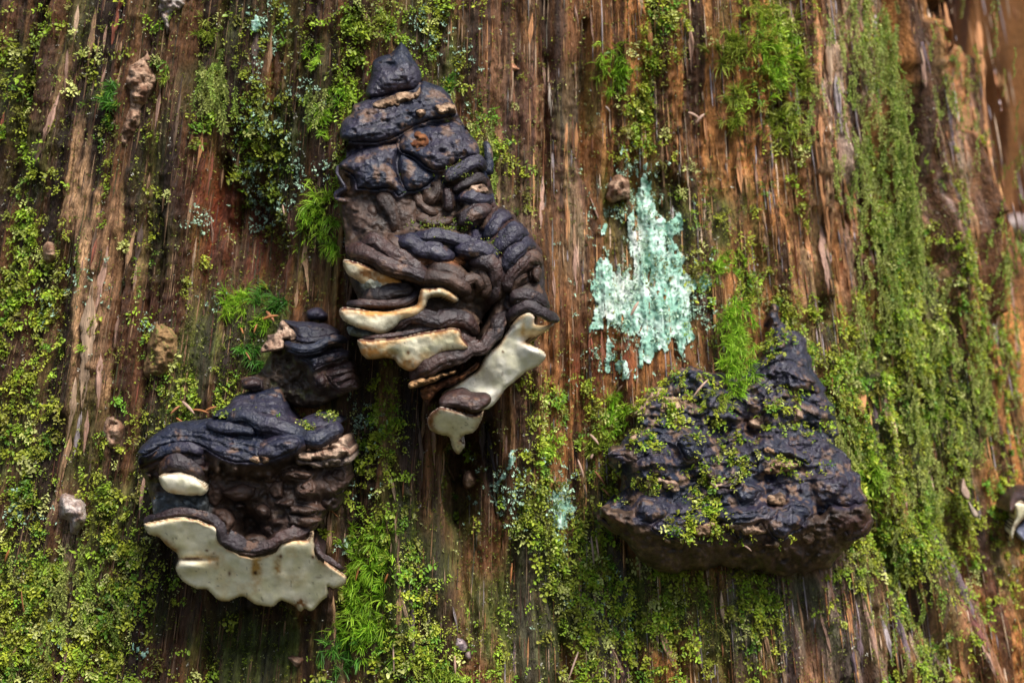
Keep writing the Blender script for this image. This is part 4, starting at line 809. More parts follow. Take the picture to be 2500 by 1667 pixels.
SL = [(190,10,178,110,22,PALE),(165,120,158,230,26,PINK),(150,215,85,400,34,PINK),(232,20,215,170,16,TANW),(262,60,250,130,14,PINK),(258,165,243,220,12,PINK),(296,100,290,150,10,TANW),(237,580,218,660,16,REDW),(225,690,200,1000,40,PALE),(262,600,225,800,34,PINK),(245,860,240,1000,26,PINK),
      (330,560,300,680,26,TANW),(185,920,165,1080,30,PALE),(200,1000,180,1120,16,GREYW),(175,1050,150,1180,36,TANW),(215,1000,205,1110,20,PINK),(290,770,280,850,12,PINK),(325,770,318,830,10,TANW),(480,580,470,660,10,PALE),(400,470,395,520,18,TANW),(365,420,358,470,16,TANW),(500,300,478,420,12,ORA),(520,370,505,480,20,REDW),(515,520,520,600,24,PINK),
      (745,570,752,720,22,TANW),(840,620,860,690,30,ORA),(720,760,728,690,10,TANW),(790,1185,795,1290,26,PALE),(805,1230,800,1380,16,TANW),(812,1440,815,1570,18,TANW),(768,1380,762,1490,12,DKB),
      (955,1160,968,1230,26,PALE),(940,1240,950,1320,18,TANW),(963,1260,970,1330,14,PALE),(972,1370,985,1440,16,PALE),(978,1450,1000,1530,28,PALE),(1000,1450,1012,1640,22,PURPW),(1020,1375,1025,1410,12,PALE),(1062,1430,1068,1480,14,ORA),(1042,1430,1046,1460,10,PINK),(1035,960,1028,1090,14,TANW),(1090,1130,1112,1180,12,TANW),(1020,1000,1030,1180,16,DKB),(1055,1005,1062,1140,20,PINK),
      (1190,1040,1215,1180,22,(.035,.025,.027)),(1205,1150,1215,1270,10,TANW),(1180,1020,1178,1130,18,(.04,.028,.03)),(1238,1060,1235,1120,12,PINK),(1105,1480,1118,1545,20,GREYW),
      (1340,200,1347,285,16,(.55,.45,.36)),(1322,150,1332,210,12,PINK),(1385,300,1380,380,20,ORA),(1408,300,1405,390,22,ORA),(1440,480,1462,540,28,PINK),(1290,560,1285,640,18,PINK),(1350,660,1355,740,20,PINK),(1325,430,1320,560,16,PINK),(1400,5,1412,70,18,PINK),(1440,20,1452,110,14,PINK),(1300,30,1290,120,16,ORA),(1440,800,1445,900,36,REDW),(1468,800,1470,910,22,(.25,.09,.05)),(1530,810,1540,870,30,(.17,.07,.04)),
      (1930,0,1935,150,14,PINK),(1995,30,2005,210,28,ORA),(2025,60,2030,250,22,PALE),(2040,180,2055,330,28,GREYW),(2000,250,2010,420,16,ORA),(2045,330,2055,460,26,PINK),(1995,370,2030,620,20,ORA),(2060,430,2085,600,16,ORA),(2080,450,2100,640,12,ORA),(2040,440,2065,560,12,ORA),(1955,520,1985,680,22,ORA),(2000,540,2030,740,26,PINK),(2035,600,2050,700,18,ORA),
      (2130,0,2140,120,14,GREYW),(2210,0,2220,100,20,PINK),(2250,110,2262,270,14,PINK),(2245,60,2290,340,24,PURPW),(2290,160,2330,400,26,PURPW),(2330,330,2345,500,18,PURPW),(2305,0,2330,140,14,ORA),(2385,20,2405,260,20,ORA),(2400,220,2425,460,16,ORA),(2365,530,2385,640,24,GREYW),(2400,660,2440,860,26,GREYW),(2455,580,2480,800,16,PINK),(2480,780,2490,960,16,PINK),
      (2270,560,2290,720,14,ORA),(2340,700,2360,860,14,ORA),(2345,820,2365,900,20,ORA),(2210,590,2225,760,16,ORA),(2165,620,2185,780,14,ORA),(2120,580,2135,680,14,PINK),(2160,960,2215,1240,28,PINK),(2185,1180,2215,1290,22,ORA),(2100,900,2110,1050,20,ORA),(2130,950,2145,1090,14,PURPW),
      (2260,1240,2320,1420,18,PURPW),(2340,1450,2420,1600,34,(.24,.09,.07)),(2300,1320,2400,1560,26,PURPW),(2390,1560,2440,1667,24,PINK),(2180,1480,2230,1640,18,PURPW),(2150,1500,2180,1620,16,GREYW),(2100,1440,2150,1640,22,PINK),(2060,1440,2085,1580,16,ORA),(2220,1540,2260,1667,20,PALE),(2000,1480,2030,1600,14,PINK),(1945,1440,1965,1560,12,TANW),(1760,1440,1768,1530,14,PALE),(1600,1500,1650,1640,20,TANW),(1680,1520,1720,1650,14,PALE),(1480,1560,1530,1667,24,PINK),(1450,1440,1460,1500,14,PALE),(1860,1520,1890,1640,14,TANW),(2240,1400,2265,1500,14,ORA)]
for i, a in enumerate(SL): sliver(*a, out=0.6, seed=i * 3.7 + 1)
rs = np.random.default_rng(21)
for i in range(120):
    x = rs.uniform(-120, 2420); y = rs.uniform(-100, 1640)
    if 500 < x < 900 and 650 < y < 1480 or 800 < x < 1360 and 80 < y < 1080 or 1420 < x < 2130 and 800 < y < 1400: continue
    L_ = rs.uniform(50, 170); sl = 0.00016 * (x - 1300)
    right = x > 1250
    pal = [ORA, PINK, TANW, PALE, PURPW, ORA] if right else [TANW, DKB, PINK, TANW, (.12,.07,.04), REDW]
    sliver(x, y, x + sl * L_, y + L_, rs.uniform(7, 20), pal[rs.integers(6)], out=0.3, seed=100 + i)

def wood_fibres(n, rs):
    x = rs.uniform(-300, 2620, n); y = rs.uniform(-250, 1800, n); L_ = rs.uniform(25, 150, n) * rs.uniform(.5, 1.3, n); sl = .00016 * (x - 1300) + rs.normal(0, .02, n)
    seg = 9; V = []; Cc = []; G = []
    w = rs.uniform(1.0, 4.0, n) * (1 + (x > 1250) * .3); o0 = rs.uniform(-.4, .8, n); lift = rs.uniform(0, 1, n)**6 * 5
    rt = sstep(900, 1700, x + rs.normal(0, 150, n)); u = rs.random(n)
    cl_ = np.array([(.035,.018,.010),(.10,.045,.02),(.19,.10,.048),(.08,.025,.012),(.28,.17,.095),(.045,.045,.012)]); cr_ = np.array([(.08,.034,.015),(.42,.19,.07),(.52,.27,.11),(.30,.12,.05),(.54,.38,.26),(.34,.28,.29)])
    k_ = np.minimum((u * 6).astype(int), 5); col = (cl_[k_] * (1 - rt)[:, None] + cr_[k_] * rt[:, None]) * rs.uniform(.6, 1.2, n)[:, None]
    ys = []
    for k in range(seg):
        t = k / (seg - 1); ys.append(surf_y(x + sl * L_ * t, y + L_ * t))
    ys = np.stack(ys, 1); yp = np.pad(ys, ((0, 0), (1, 1)), mode='edge'); ys = (yp[:, :-2] + yp[:, 1:-1] + yp[:, 2:]) / 3
    for k in range(seg):
        t = k / (seg - 1); cx = x + sl * L_ * t; cy = y + L_ * t; f = min(1, t / .3 + .1, (1 - t) / .35 + .05)
        for uu, hh in ((-1, -1.0), (0, 1.1), (1, -1.0)):
            out = (o0 + hh * .9 * f + lift * max(0, t - .5)**2 * 4) * 1e-3
            X, Yy, Zz = at_depth(cx + uu * w * .5 * f, cy, ys[:, k] - out); V.append(np.stack([X, Yy, Zz], -1)); Cc.append(col * (1.1 if uu == 0 else .9)); G.append(V[-1])
    V = np.stack(V, 1); m = seg * 3; i = np.arange(n)[:, None] * m
    q = np.concatenate([i + np.array([[3*k + a, 3*k + a + 1, 3*k + a + 4, 3*k + a + 3]]) for k in range(seg - 1) for a in (0, 1)])
    o = link('wood_fibres', make_mesh('wood_fibres', V.reshape(-1, 3) - np.array(trunk_root.location), [q], M_sliver, np.stack(Cc, 1).reshape(-1, 3), np.stack(G, 1).reshape(-1, 3)), trunk_root)
    o['kind'] = 'stuff'
wood_fibres(6000, np.random.default_rng(77))

# ------------------------------------------------------------------ the place around: ground and the trunk behind
gn = 60; ga = np.linspace(-1, 1, gn); gr_ = np.sign(ga) * np.abs(ga)**2.2 * 150
GX, GY = np.meshgrid(gr_, gr_); GZ = .05 * fbm(GX * .8, GY * .8, 2.0, 3) * (np.hypot(GX, GY) < 60)
gi = np.arange(gn * gn).reshape(gn, gn); gq = np.stack([gi[:-1, :-1], gi[:-1, 1:], gi[1:, 1:], gi[1:, :-1]], -1).reshape(-1, 4)
gc = mixc((.035,.028,.014), (.05,.06,.018), sstep(-.2, .4, fbm(GX.ravel() * 1.1, GY.ravel() * 1.1, 5.0, 3)))
tag(link('ground', make_mesh('ground', np.stack([GX, GY, GZ], -1).reshape(-1, 3), [gq], M_soil, gc)), 'dark forest floor around the dead tree', 'ground', kind='structure')

back = tag(empty('dead_tree', (1.35, 1.15, 0)), 'orange brown rotten trunk standing behind the mossy trunk edge', 'tree trunk')
bt = np.linspace(0, 2*np.pi, 420); bz = np.linspace(-.05, 3.2, 330); BT, BZ = np.meshgrid(bt, bz)
brad = .72 * (1 + .12 * np.clip(1.6 - BZ, -1, 1.6)) * (1 + .10 * noise3(np.cos(BT) * 1.6 + 4, np.sin(BT) * 1.6, BZ * .3)) + .012 * ridge(BT * 9, BZ * 1.2, 2.0, 3) + .010 * fbm(BT * 30, BZ * 5, 2.0, 3) + .02 * fbm(BT * 5, BZ * 5, 8.0, 2)
BV = np.stack([np.cos(BT) * brad, np.sin(BT) * brad, BZ], -1).reshape(-1, 3)
b1 = fbm(BT * 14, BZ * 3, 3.0, 4).ravel(); b2 = fbm(BT * 5, BZ * 6, 9.0, 3).ravel()
bc = mixc(mixc((.28,.11,.035), (.62,.28,.10), sstep(-.3, .3, b1)), (.16,.12,.035), sstep(.05, .5, b2) * .7)
bi = np.arange(BT.size).reshape(BT.shape); bq = np.stack([bi[:-1, :-1], bi[:-1, 1:], bi[1:, 1:], bi[1:, :-1]], -1).reshape(-1, 4)
link('trunk', make_mesh('back_trunk', BV, [bq], M_wood, bc, np.stack([BT * .7, 0 * BT, BZ], -1).reshape(-1, 3)), back)

# a conk beyond the edge, and a pale one above it
zj = Zoom(2300, 1000, 3.136)
F_ = fungus(2490, 1260, 'blurred conk with purple cap and white underside, half hidden behind the trunk edge')
pillow('cap_lobe', zj.p([(500,720),(520,640),(570,600),(660,580),(800,590),(860,680),(760,730),(620,700),(540,790),(510,780)]), F_, M_crust, PURP, (1180, 20, 1260, 60), rim=30, bulge=24, back=-160, taper=1.0)
pillow('pore_surface', zj.p([(540,720),(620,700),(760,720),(840,740),(700,800),(640,830),(580,880),(550,960),(530,1010),(515,960),(525,880),(560,800)]), F_, M_pore, pore_col(rimw=8, all_round=.1), (1230, 50, 1330, 20), rim=16, bulge=14, back=-160, taper=1.0)
pillow('mould', zj.p([(560,920),(640,840),(760,780),(820,900),(760,1040),(640,1020)]), F_, M_brown, flat_col((.10,.10,.16), (.35,.36,.45), 60), (1240, 10, 1330, 20), rim=30, bulge=14, back=-160, taper=1.0)
G_ = fungus(2475, 530, 'blurred pale greyish conk on the far side of the trunk edge')
pillow('cap_lobe', zh.p([(1075,1080),(1095,1040),(1130,1020),(1200,1035),(1260,1090),(1240,1150),(1160,1140),(1110,1115)]), G_, M_brown, flat_col((.22,.16,.15), (.38,.30,.28), 60), -40, rim=30, bulge=26, back=-160, taper=1.0)
pillow('cap_lobe', zh.p([(1090,1130),(1160,1160),(1250,1170),(1230,1230),(1150,1220)]), G_, M_brown, flat_col((.10,.14,.03), (.25,.32,.06), 60), 0, rim=20, bulge=20, back=-160, taper=1.0)
H_ = fungus(1120, 1565, 'tiny young conk, purplish grey knob at the foot of a pale splinter', name='young_conk')
pillow('cap_lobe', zg.p([(1258,1060),(1290,1000),(1360,1000),(1425,1050),(1452,1130),(1425,1190),(1380,1218),(1310,1205),(1268,1130)]), H_, M_crust, flat_col((.09,.06,.075), (.34,.26,.25), 160), 4, rim=20, bulge=20, back=-30, rings=(1.0, 9, .3, 6))
pillow('cap_lobe', zg.p([(1400,1205),(1450,1170),(1485,1190),(1492,1260),(1450,1295),(1410,1280)]), H_, M_crust, flat_col((.10,.06,.06), (.26,.18,.17), 120), 6, rim=12, bulge=14, back=-30)

# ------------------------------------------------------------------ lichen crusts
def lichen(pts, label, white=(), hole=-.12, out=1.2, seed=0.0, step=2.5, green=(.24,.43,.33), pale=(.52,.66,.57)):
    poly = catmull(pts, 8, closed=True) 
    poly = poly + 7 * np.stack([fbm(poly[:, 0] / 14, poly[:, 1] / 14, seed, 3), fbm(poly[:, 0] / 14, poly[:, 1] / 14, seed + 9, 3)], -1)
    x0, y0 = poly.min(0); x1, y1 = poly.max(0)
    ax = np.arange(x0, x1 + step, step); ay = np.arange(y0, y1 + step, step); gx_, gy_ = np.meshgrid(ax, ay); w, h = len(ax), len(ay)
    d, _, _, ins = near_outline(gx_.ravel() + step/2, gy_.ravel() + step/2, poly)
    n = .4 * fbm(gx_.ravel() / 8, gy_.ravel() / 14, seed + 3, 3) + .7 * fbm(gx_.ravel() / 11, gy_.ravel() / 60, seed + 4, 3)
    keep = (ins & (n + np.minimum(d, 30) / 60 > hole + .12)).reshape(h, w)[:-1, :-1]
    id_ = np.arange(w * h).reshape(h, w); q = np.stack([id_[:-1, :-1], id_[1:, :-1], id_[1:, 1:], id_[:-1, 1:]], -1)[keep]
    used = np.unique(q); rm = np.full(w * h, -1); rm[used] = np.arange(len(used)); q = rm[q]
    px = gx_.ravel()[used]; py = gy_.ravel()[used]
    px = px + 1.2 * noise3(px / 3, py / 3, 1.0); py = py + 1.2 * noise3(px / 3, py / 3, 6.0)
    lump = np.abs(fbm(px / 9, py / 11, seed + 5, 2)); hh = out + 1.6 * lump + .6 * noise3(px / 4, py / 4, 2.0)
    P = on_surf(px, py, hh * 1e-3)
    c = mixc(green, pale, sstep(-.2, .4, fbm(px / 30, py / 50, seed + 7, 3) + .5 * noise3(px / 6, py / 6, 4.0)))
    for (bx, by, sx, sy) in white: c = mixc(c, (.62,.64,.58), np.clip(np.exp(-((px - bx) / sx)**2 - ((py - by) / sy)**2) * (1 + .4 * noise3(px / 8, py / 16, 9.0)), 0, .95))
    Bk = P.copy(); Bk[:, 1] += .006; nv = len(P)
    e = np.concatenate([q[:, [0, 1]], q[:, [1, 2]], q[:, [2, 3]], q[:, [3, 0]]]); ks = set(map(tuple, e.tolist())); br = np.array([k for k in ks if (k[1], k[0]) not in ks])
    o = link('lichen_patch', make_mesh('lichen_patch', np.concatenate([P, Bk]), [q, np.stack([br[:, 1], br[:, 0], nv + br[:, 0], nv + br[:, 1]], -1)], M_lichen, np.concatenate([c, c])))
    return tag(o, label, 'lichen')
lichen(zf.p([(770,60),(800,100),(790,250),(850,400),(930,430),(990,380),(1000,500),(940,560),(1020,690),(1000,760),(1080,820),(1180,800),(1190,900),(1100,900),(1050,980),(1060,1060),(1070,1160),(1100,1220),(1030,1290),(1010,1390),(960,1290),(870,1340),(800,1420),(720,1430),(690,1380),(700,1250),(640,1180),(560,1170),(510,1190),(560,1300),(700,1440),(700,1500),(560,1500),(490,1440),(480,1200),(440,1160),(380,1180),(345,1195),(400,1130),(420,1000),(390,900),(400,740),(460,650),(470,500),(510,450),(530,560),(570,740),(650,760),(660,700),(640,560),(650,400),(690,330),(680,200),(700,100)]),
       'big pale mint green lichen patch with a white centre, beside the lumpy mossy conk', white=[zf.p([(600,870)])[0] + (26, 50), zf.p([(500,1040)])[0] + (22, 26), zf.p([(700,560)])[0] + (20, 40), zf.p([(690,760)])[0] + (10, 40)], seed=2.0, hole=-.10)
lichen(zd.p([(1300,450),(1380,470),(1415,560),(1385,660),(1340,700),(1325,800),(1300,730),(1260,660),(1270,560),(1285,500)]), 'small mint green lichen patch between the brown cavity and the lumpy conk', seed=5.0, hole=0.0)
lichen(zd.p([(1040,235),(1085,255),(1082,325),(1040,350),(1010,430),(975,440),(1005,350),(1030,310)]), 'thin mint green lichen streak on the edge of the brown cavity', seed=8.0, hole=0.0)
lichen(zc.p([(900,1245),(920,1260),(930,1310),(975,1270),(1015,1260),(1005,1320),(960,1390),(930,1400),(900,1310)]), 'small mint green lichen flake below the broad conk, over bare wood', seed=11.0, hole=-.05)
lichen(za.p([(1640,80),(1720,100),(1760,190),(1700,230),(1640,170)]), 'small blue green lichen flake high up beside bare moss strands', seed=14.0, hole=.05, out=5)

# ------------------------------------------------------------------ leafy moss, by the thousand
MOSS_D = [(150,1520,330,240,1.0),(60,1200,150,240,.8),(300,1350,110,170,.55),(60,850,150,200,.8),(60,650,90,150,.7),(330,300,160,300,.38),(100,200,130,250,.5),(430,1050,70,150,.7),(340,1020,100,220,.45),(450,640,100,220,.22),(620,250,80,250,.6),(720,100,90,120,.7),(520,180,70,150,.45),
          (640,420,110,200,.3),(550,1000,70,100,.7),(830,300,40,170,1.1),(900,50,90,60,1.0),(1060,60,80,90,.7),(780,520,34,110,.7),(1150,300,34,150,.7),(1200,430,40,130,.7),(1120,130,50,130,.7),(920,1150,60,210,.75),(960,1010,50,90,.6),(1000,1450,60,200,.8),(1080,1580,90,110,.95),(1000,1620,70,100,.8),
          (1400,1350,140,200,1.0),(1330,1210,60,120,.6),(1510,1500,170,150,.85),(1320,1320,80,90,.9),(1380,1000,100,100,.55),(1480,1060,60,110,.9),(1620,100,55,130,1.2),(1560,290,55,120,1.2),(1520,210,45,80,.5),(1880,150,90,180,.9),(1950,400,60,200,.6),(1700,560,130,150,.5),(1800,720,110,80,1.0),(1940,800,60,160,1.1),
          (1700,650,90,60,.7),(2100,1000,120,200,.9),(2250,900,150,300,1.0),(2350,1200,130,300,1.15),(2450,1100,80,500,1.0),(2200,1300,120,160,1.0),(2080,1300,60,110,1.0),(1900,1450,220,90,.7),(2300,1560,110,110,.7),(2180,700,90,260,.8),(2400,700,80,220,.8),(2130,250,70,250,.5),(2040,820,60,110,.9),(1700,1500,260,110,.6),(2340,250,50,200,.35),(1290,640,60,200,.35),(-150,600,150,900,.6),(1400,1750,1400,120,.7),(1400,-120,1400,100,.4)]
MOSS_X = [(225,820,45,260,-.9),(540,520,60,130,-.6),(600,620,80,100,-.5),(1120,1150,70,130,-1.2),(1150,1330,50,110,-1.0),(620,1560,120,80,-.5),(1560,640,110,170,-.9),(1430,860,50,70,-.8),(2040,250,60,250,-.45),(2030,600,50,160,-.5),(470,470,90,130,-.2),(1330,250,50,180,-.4),(2110,1590,90,90,-.4),(1300,1500,60,120,-.35),(400,800,50,80,-.2),(2330,1500,40,140,-.4),(2470,300,60,300,-.6),(980,1500,22,60,-.6),(520,1450,60,150,-.4)]
def moss_density(px, py): return blobs(px, py, MOSS_D) + blobs(px, py, MOSS_X)

LV, LC = [], []
def leaves(c, direc, width, normal, length, wid, col):
    """round little leaves: two quads folded along the middle"""
    d = unit(direc); w = unit(width); n = unit(normal)
    L_ = length[:, None]; W_ = wid[:, None]
    up = n * L_ * .14
    b = c; t = c + d * L_ - n * L_ * .10
    r1 = c + d * L_ * .35 + w * W_ * .48 + up; r2 = c + d * L_ * .78 + w * W_ * .40 + up * .8
    l1 = c + d * L_ * .35 - w * W_ * .48 + up; l2 = c + d * L_ * .78 - w * W_ * .40 + up * .8
    V = np.stack([b, r1, r2, t, l2, l1], 1); LV.append(V.reshape(-1, 3))
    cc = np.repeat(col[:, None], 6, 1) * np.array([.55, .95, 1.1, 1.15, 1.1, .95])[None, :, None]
    LC.append(cc.reshape(-1, 3))
def flush_leaves(name, label, cat, mat=M_moss):
    V = np.concatenate(LV); C = np.concatenate(LC); n = len(V) // 6; i = np.arange(n)[:, None] * 6
    q = np.concatenate([i + np.array([[0, 1, 2, 3]]), i + np.array([[0, 3, 4, 5]])])
    o = link(name, make_mesh(name, V, [q], mat, C, smooth=False)); LV.clear(); LC.clear()
    tag(o, label, cat, kind='stuff'); return n
def sprigs(P, N, scale, col, r, nl=(3, 8), down=.75):
    """little leafy branchlets: leaves in two rows along a short drooping stem"""
    m = len(P); k = r.integers(nl[0], nl[1], m)
    side = unit(np.cross(N, np.tile([0, 0, 1.0], (m, 1))) + 1e-6)
    ang = r.normal(0, .8, m)
    stem = unit(side * np.sin(ang)[:, None] - np.array([0, 0, 1.0]) * (np.cos(ang) * down)[:, None] + N * r.uniform(.15, .8, m)[:, None])
    for i in range(nl[1] - 1):
        s_ = k > i; mm = int(s_.sum())
        if not mm: break
        st = stem[s_]; n_ = N[s_]; sg = (1 if i % 2 else -1)
        lat = unit(np.cross(st, n_)) * sg
        pos = P[s_] + n_ * r.uniform(.0005, .0022, mm)[:, None] + st * (i * .5 * .0034 * scale[s_])[:, None] + r.normal(0, .0006, (mm, 3))
        dr = lat * r.uniform(.5, 1.1, mm)[:, None] + n_ * r.uniform(.2, .8, mm)[:, None] + st * r.uniform(0, .6, mm)[:, None] + r.normal(0, .18, (mm, 3))
        upn = unit(np.array([0, 0, 1.0]) * .75 + n_ * .65 + r.normal(0, .25, (mm, 3)))
        wd = np.cross(unit(dr), upn)
        ln = r.uniform(.0030, .0050, mm) * scale[s_]
        leaves(pos, dr, wd, upn, ln * r.uniform(.8, 1.5, mm), ln * r.uniform(.35, .9, mm), col[s_] * r.uniform(.8, 1.2, mm)[:, None])
YG = np.array([.36,.40,.034]); GR = np.array([.13,.27,.018]); BR = np.array([.30,.44,.03]); OL = np.array([.20,.19,.028]); PL = np.array([.60,.62,.20]); MINT = np.array([.32,.46,.33])
def moss_colours(px, py, r):
    m = len(px); u = r.random(m)[:, None]; n = fbm(px / 90, py / 120, 4.0, 3)[:, None]
    c = np.where(u < .45, YG, np.where(u < .70, BR, np.where(u < .82, GR, np.where(u < .92, OL, PL))))
    green = np.clip(blobs(px, py, [(900,200,150,300,.6),(500,1000,100,200,.6),(900,1200,120,300,.5),(350,250,200,250,.2),(1350,1300,200,250,.35),(700,250,150,300,.4),(40,560,60,140,.7)]), 0, 1)[:, None]
    c = c * (1 - green * .6) + np.where(u < .5, GR, BR) * green * .6
    return c * (1 + .35 * n) * r.uniform(.75, 1.2, m)[:, None]
r = np.random.default_rng(5)
cellc = .25 * (TV[:-1, :-1] + TV[1:, :-1] + TV[:-1, 1:] + TV[1:, 1:])
cpx, cpy = pix(cellc[..., 0], np.maximum(cellc[..., 1], -1.2), cellc[..., 2])
cnorm = np.cross(TV[:-1, 1:] - TV[:-1, :-1], TV[1:, :-1] - TV[:-1, :-1]); carea = np.linalg.norm(cnorm, axis=-1)
bn = np.stack([NX, NY], -1)[:-1, :-1]; cv_ = unit(np.stack([-cellc[..., 0], -D - cellc[..., 1]], -1)); carea = carea * np.clip((bn * cv_).sum(-1), .04, 1)
ok = front[:-1, :-1] & (cpx > -420) & (cpx < 2950) & (cpy > -300) & (cpy < 1950)
ids = np.flatnonzero(ok.ravel())
fx_, fy_ = cpx.ravel()[ids], cpy.ravel()[ids]
gT, gZ = Tg[:-1, :-1].ravel()[ids], Zg[:-1, :-1].ravel()[ids]
patch = fbm(gT * 55, gZ * 14, 41.0, 4); patch2 = fbm(gT * 22, gZ * 9, 44.0, 3)
base_d = np.clip(moss_density(fx_, fy_), 0, 1.3)
hollow = 1.0
def scatter(n, dens):
    p = dens * carea.ravel()[ids]; p = p / p.sum()
    pick = r.choice(len(ids), n, p=p); k = ids[pick]
    j, i = np.divmod(k, nt - 1)
    a = r.random(n)[:, None]; b = r.random(n)[:, None]
    P = (TV[j, i] * (1-a) + TV[j, i+1] * a) * (1-b) + (TV[j+1, i] * (1-a) + TV[j+1, i+1] * a) * b
    return P, unit(TN[j, i] * .6 + unit(np.stack([NX[j, i], NY[j, i], 0 * NX[j, i]], -1))), fx_[pick], fy_[pick]
d1 = np.clip(base_d, .05, 1.1)**1.2 * (.12 + sstep(-.22, .30, patch + .4 * patch2 + .35 * base_d - .22))
P, N, qx, qy = scatter(5600, d1)
rep = r.integers(1, 9, len(P)); kx = np.repeat(np.arange(len(P)), rep); csz = r.uniform(.6, 1.35, len(P))[kx]
spread = r.uniform(2, 13, len(P))[kx][:, None]
mx_ = qx[kx] + r.normal(0, 1, len(kx)) * spread[:, 0]; my_ = qy[kx] + r.normal(0, 1.5, len(kx)) * spread[:, 0]
inside_ = (mx_ > RX + 20) & (mx_ < 2380) & (my_ > RY + 20) & (my_ < RY + ncy * RH - 20)
P2 = on_surf(mx_, my_, .0006); use = inside_ & (np.abs(P2[:, 1] - P[kx][:, 1]) < .02); P2 = np.where(use[:, None], P2, P[kx])
ccol = moss_colours(qx, qy, r)[kx] * r.uniform(.75, 1.25, (len(kx), 1)); P, N, qx, qy = P2, N[kx], mx_, my_
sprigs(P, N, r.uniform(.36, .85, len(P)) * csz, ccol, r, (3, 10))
# moss on the lumpy conk and on burls
def on_parts(key, n, bl):
    Ps = np.concatenate([s[0] for s in SURF[key]]); Ns = np.concatenate([s[1] for s in SURF[key]]); xs = np.concatenate([s[2] for s in SURF[key]]); ys = np.concatenate([s[3] for s in SURF[key]])
    w = np.clip(blobs(xs, ys, bl), 0, 2) * sstep(-.15, .25, fbm(xs / 26, ys / 26, 3.0, 3) + .1); k = r.choice(len(Ps), n, p=w / w.sum())
    return Ps[k] + r.normal(0, .0006, (n, 3)), Ns[k], xs[k], ys[k]
CB = [z4.p([q])[0] + (s0, s1, a) for q, s0, s1, a in (((680,1000),30,50,1),((700,1200),36,55,1.3),((620,1270),30,20,.8),((740,740),40,60,.7),((900,850),36,40,.9),((560,680),60,30,.6),((1100,560),50,30,.5),((1230,720),16,30,.8),((1240,920),30,20,.6),((420,990),40,25,.7),((500,1210),20,20,.5),((1020,700),40,30,.3),((430,800),30,20,.6),((560,470),70,30,1.0),((700,430),60,20,.8),((350,700),30,40,.8),((260,1000),30,40,.5),((450,620),50,40,.6),((1050,250),40,40,.6),((880,950),14,30,.7),((1110,890),40,14,.5),((820,1300),100,10,.4),((1340,660),14,30,.6))]
P, N, qx, qy = on_parts('C', 1150, CB); sprigs(P, N, r.uniform(.45, 1.0, len(P)), moss_colours(qx, qy, r), r)
AB = [z1.p([q])[0] + (s0, s1, a) for q, s0, s1, a in (((820,870),36,16,1),((720,1240),60,16,1.2),((560,930),40,30,.25),((750,550),14,6,.6),((1080,1320),20,30,.3))]
P, N, qx, qy = on_parts('A', 260, AB); sprigs(P, N, r.uniform(.3, .55, len(P)), moss_colours(qx, qy, r) * .6, r, (2, 5))
BB = [z3.p([q])[0] + (s0, s1, a) for q, s0, s1, a in (((560,575),30,8,1),((730,600),20,8,1),((850,640),30,10,1.2),((930,645),40,6,1),((500,630),26,6,.6),((1010,580),30,10,.8))]
P, N, qx, qy = on_parts('B', 260, BB); sprigs(P + N * .001, N, r.uniform(.3, .6, len(P)), moss_colours(qx, qy, r), r, (2, 5))
print('leafy', flush_leaves('leafy_moss', 'yellow green leafy moss sprigs growing all over the trunk', 'moss'))

# finer flecks: seedling leaves, liverwort dust and pale specks between the sprigs, part lichen, part painted wet glints
d2 = (.30 + .6 * np.clip(base_d, 0, 1)) * sstep(-.45, .35, patch + .3) + .10
P, N, qx, qy = scatter(34000, d2)
u = r.random(len(P))[:, None]; c = np.where(u < .55, YG * .8, np.where(u < .7, OL * .7, np.where(u < .9, PL * .9, np.array([.5,.48,.4])))) * r.uniform(.5, 1.2, len(P))[:, None]
sprigs(P, N, r.uniform(.2, .5, len(P)), c, r, (1, 4))
print('flecks', flush_leaves('moss_and_glint_flecks', 'tiny pale green moss flecks dusted over the bare wood', 'moss'))
LB = [(1560,640,110,150,.8),(1660,740,50,40,1.2),(1500,850,60,60,.7),(1540,480,40,80,.6),(1370,1240,30,80,1.0),(660,60,40,50,1),(620,210,30,60,.6),(640,300,40,30,1.2),(620,400,30,50,.7),(650,500,60,60,.6),(740,420,40,60,.6),(720,240,40,60,.5),(530,750,20,30,.4),(370,790,20,20,1.2),(60,1240,50,40,1.2),(100,1520,40,40,.7),(890,1020,40,60,1.0),(880,1170,30,60,.4),(470,720,60,30,.2),(1140,180,30,90,.5),(1040,60,40,50,.8),(230,700,60,60,.3),(110,740,30,60,.6),(1690,960,20,20,.0),(840,1330,20,20,.7),(1250,1180,40,60,.6),(1720,760,30,50,.8),(1450,1480,80,60,.3),(1890,950,20,20,1),(480,540,30,30,.4),(1240,1240,60,40,.5)]
dl = np.clip(blobs(fx_, fy_, LB), 0, 2) * sstep(0, .35, fbm(gT * 110, gZ * 60, 61.0, 3) + .12)
P, N, qx, qy = scatter(1500, dl)
sprigs(P, N, r.uniform(.35, .7, len(P)), MINT * r.uniform(.75, 1.25, len(P))[:, None], r, (3, 7), down=.2)
print('lichen', flush_leaves('lichen_flecks', 'frilly mint green lichen flecks scattered between the moss', 'lichen', M_lichen))

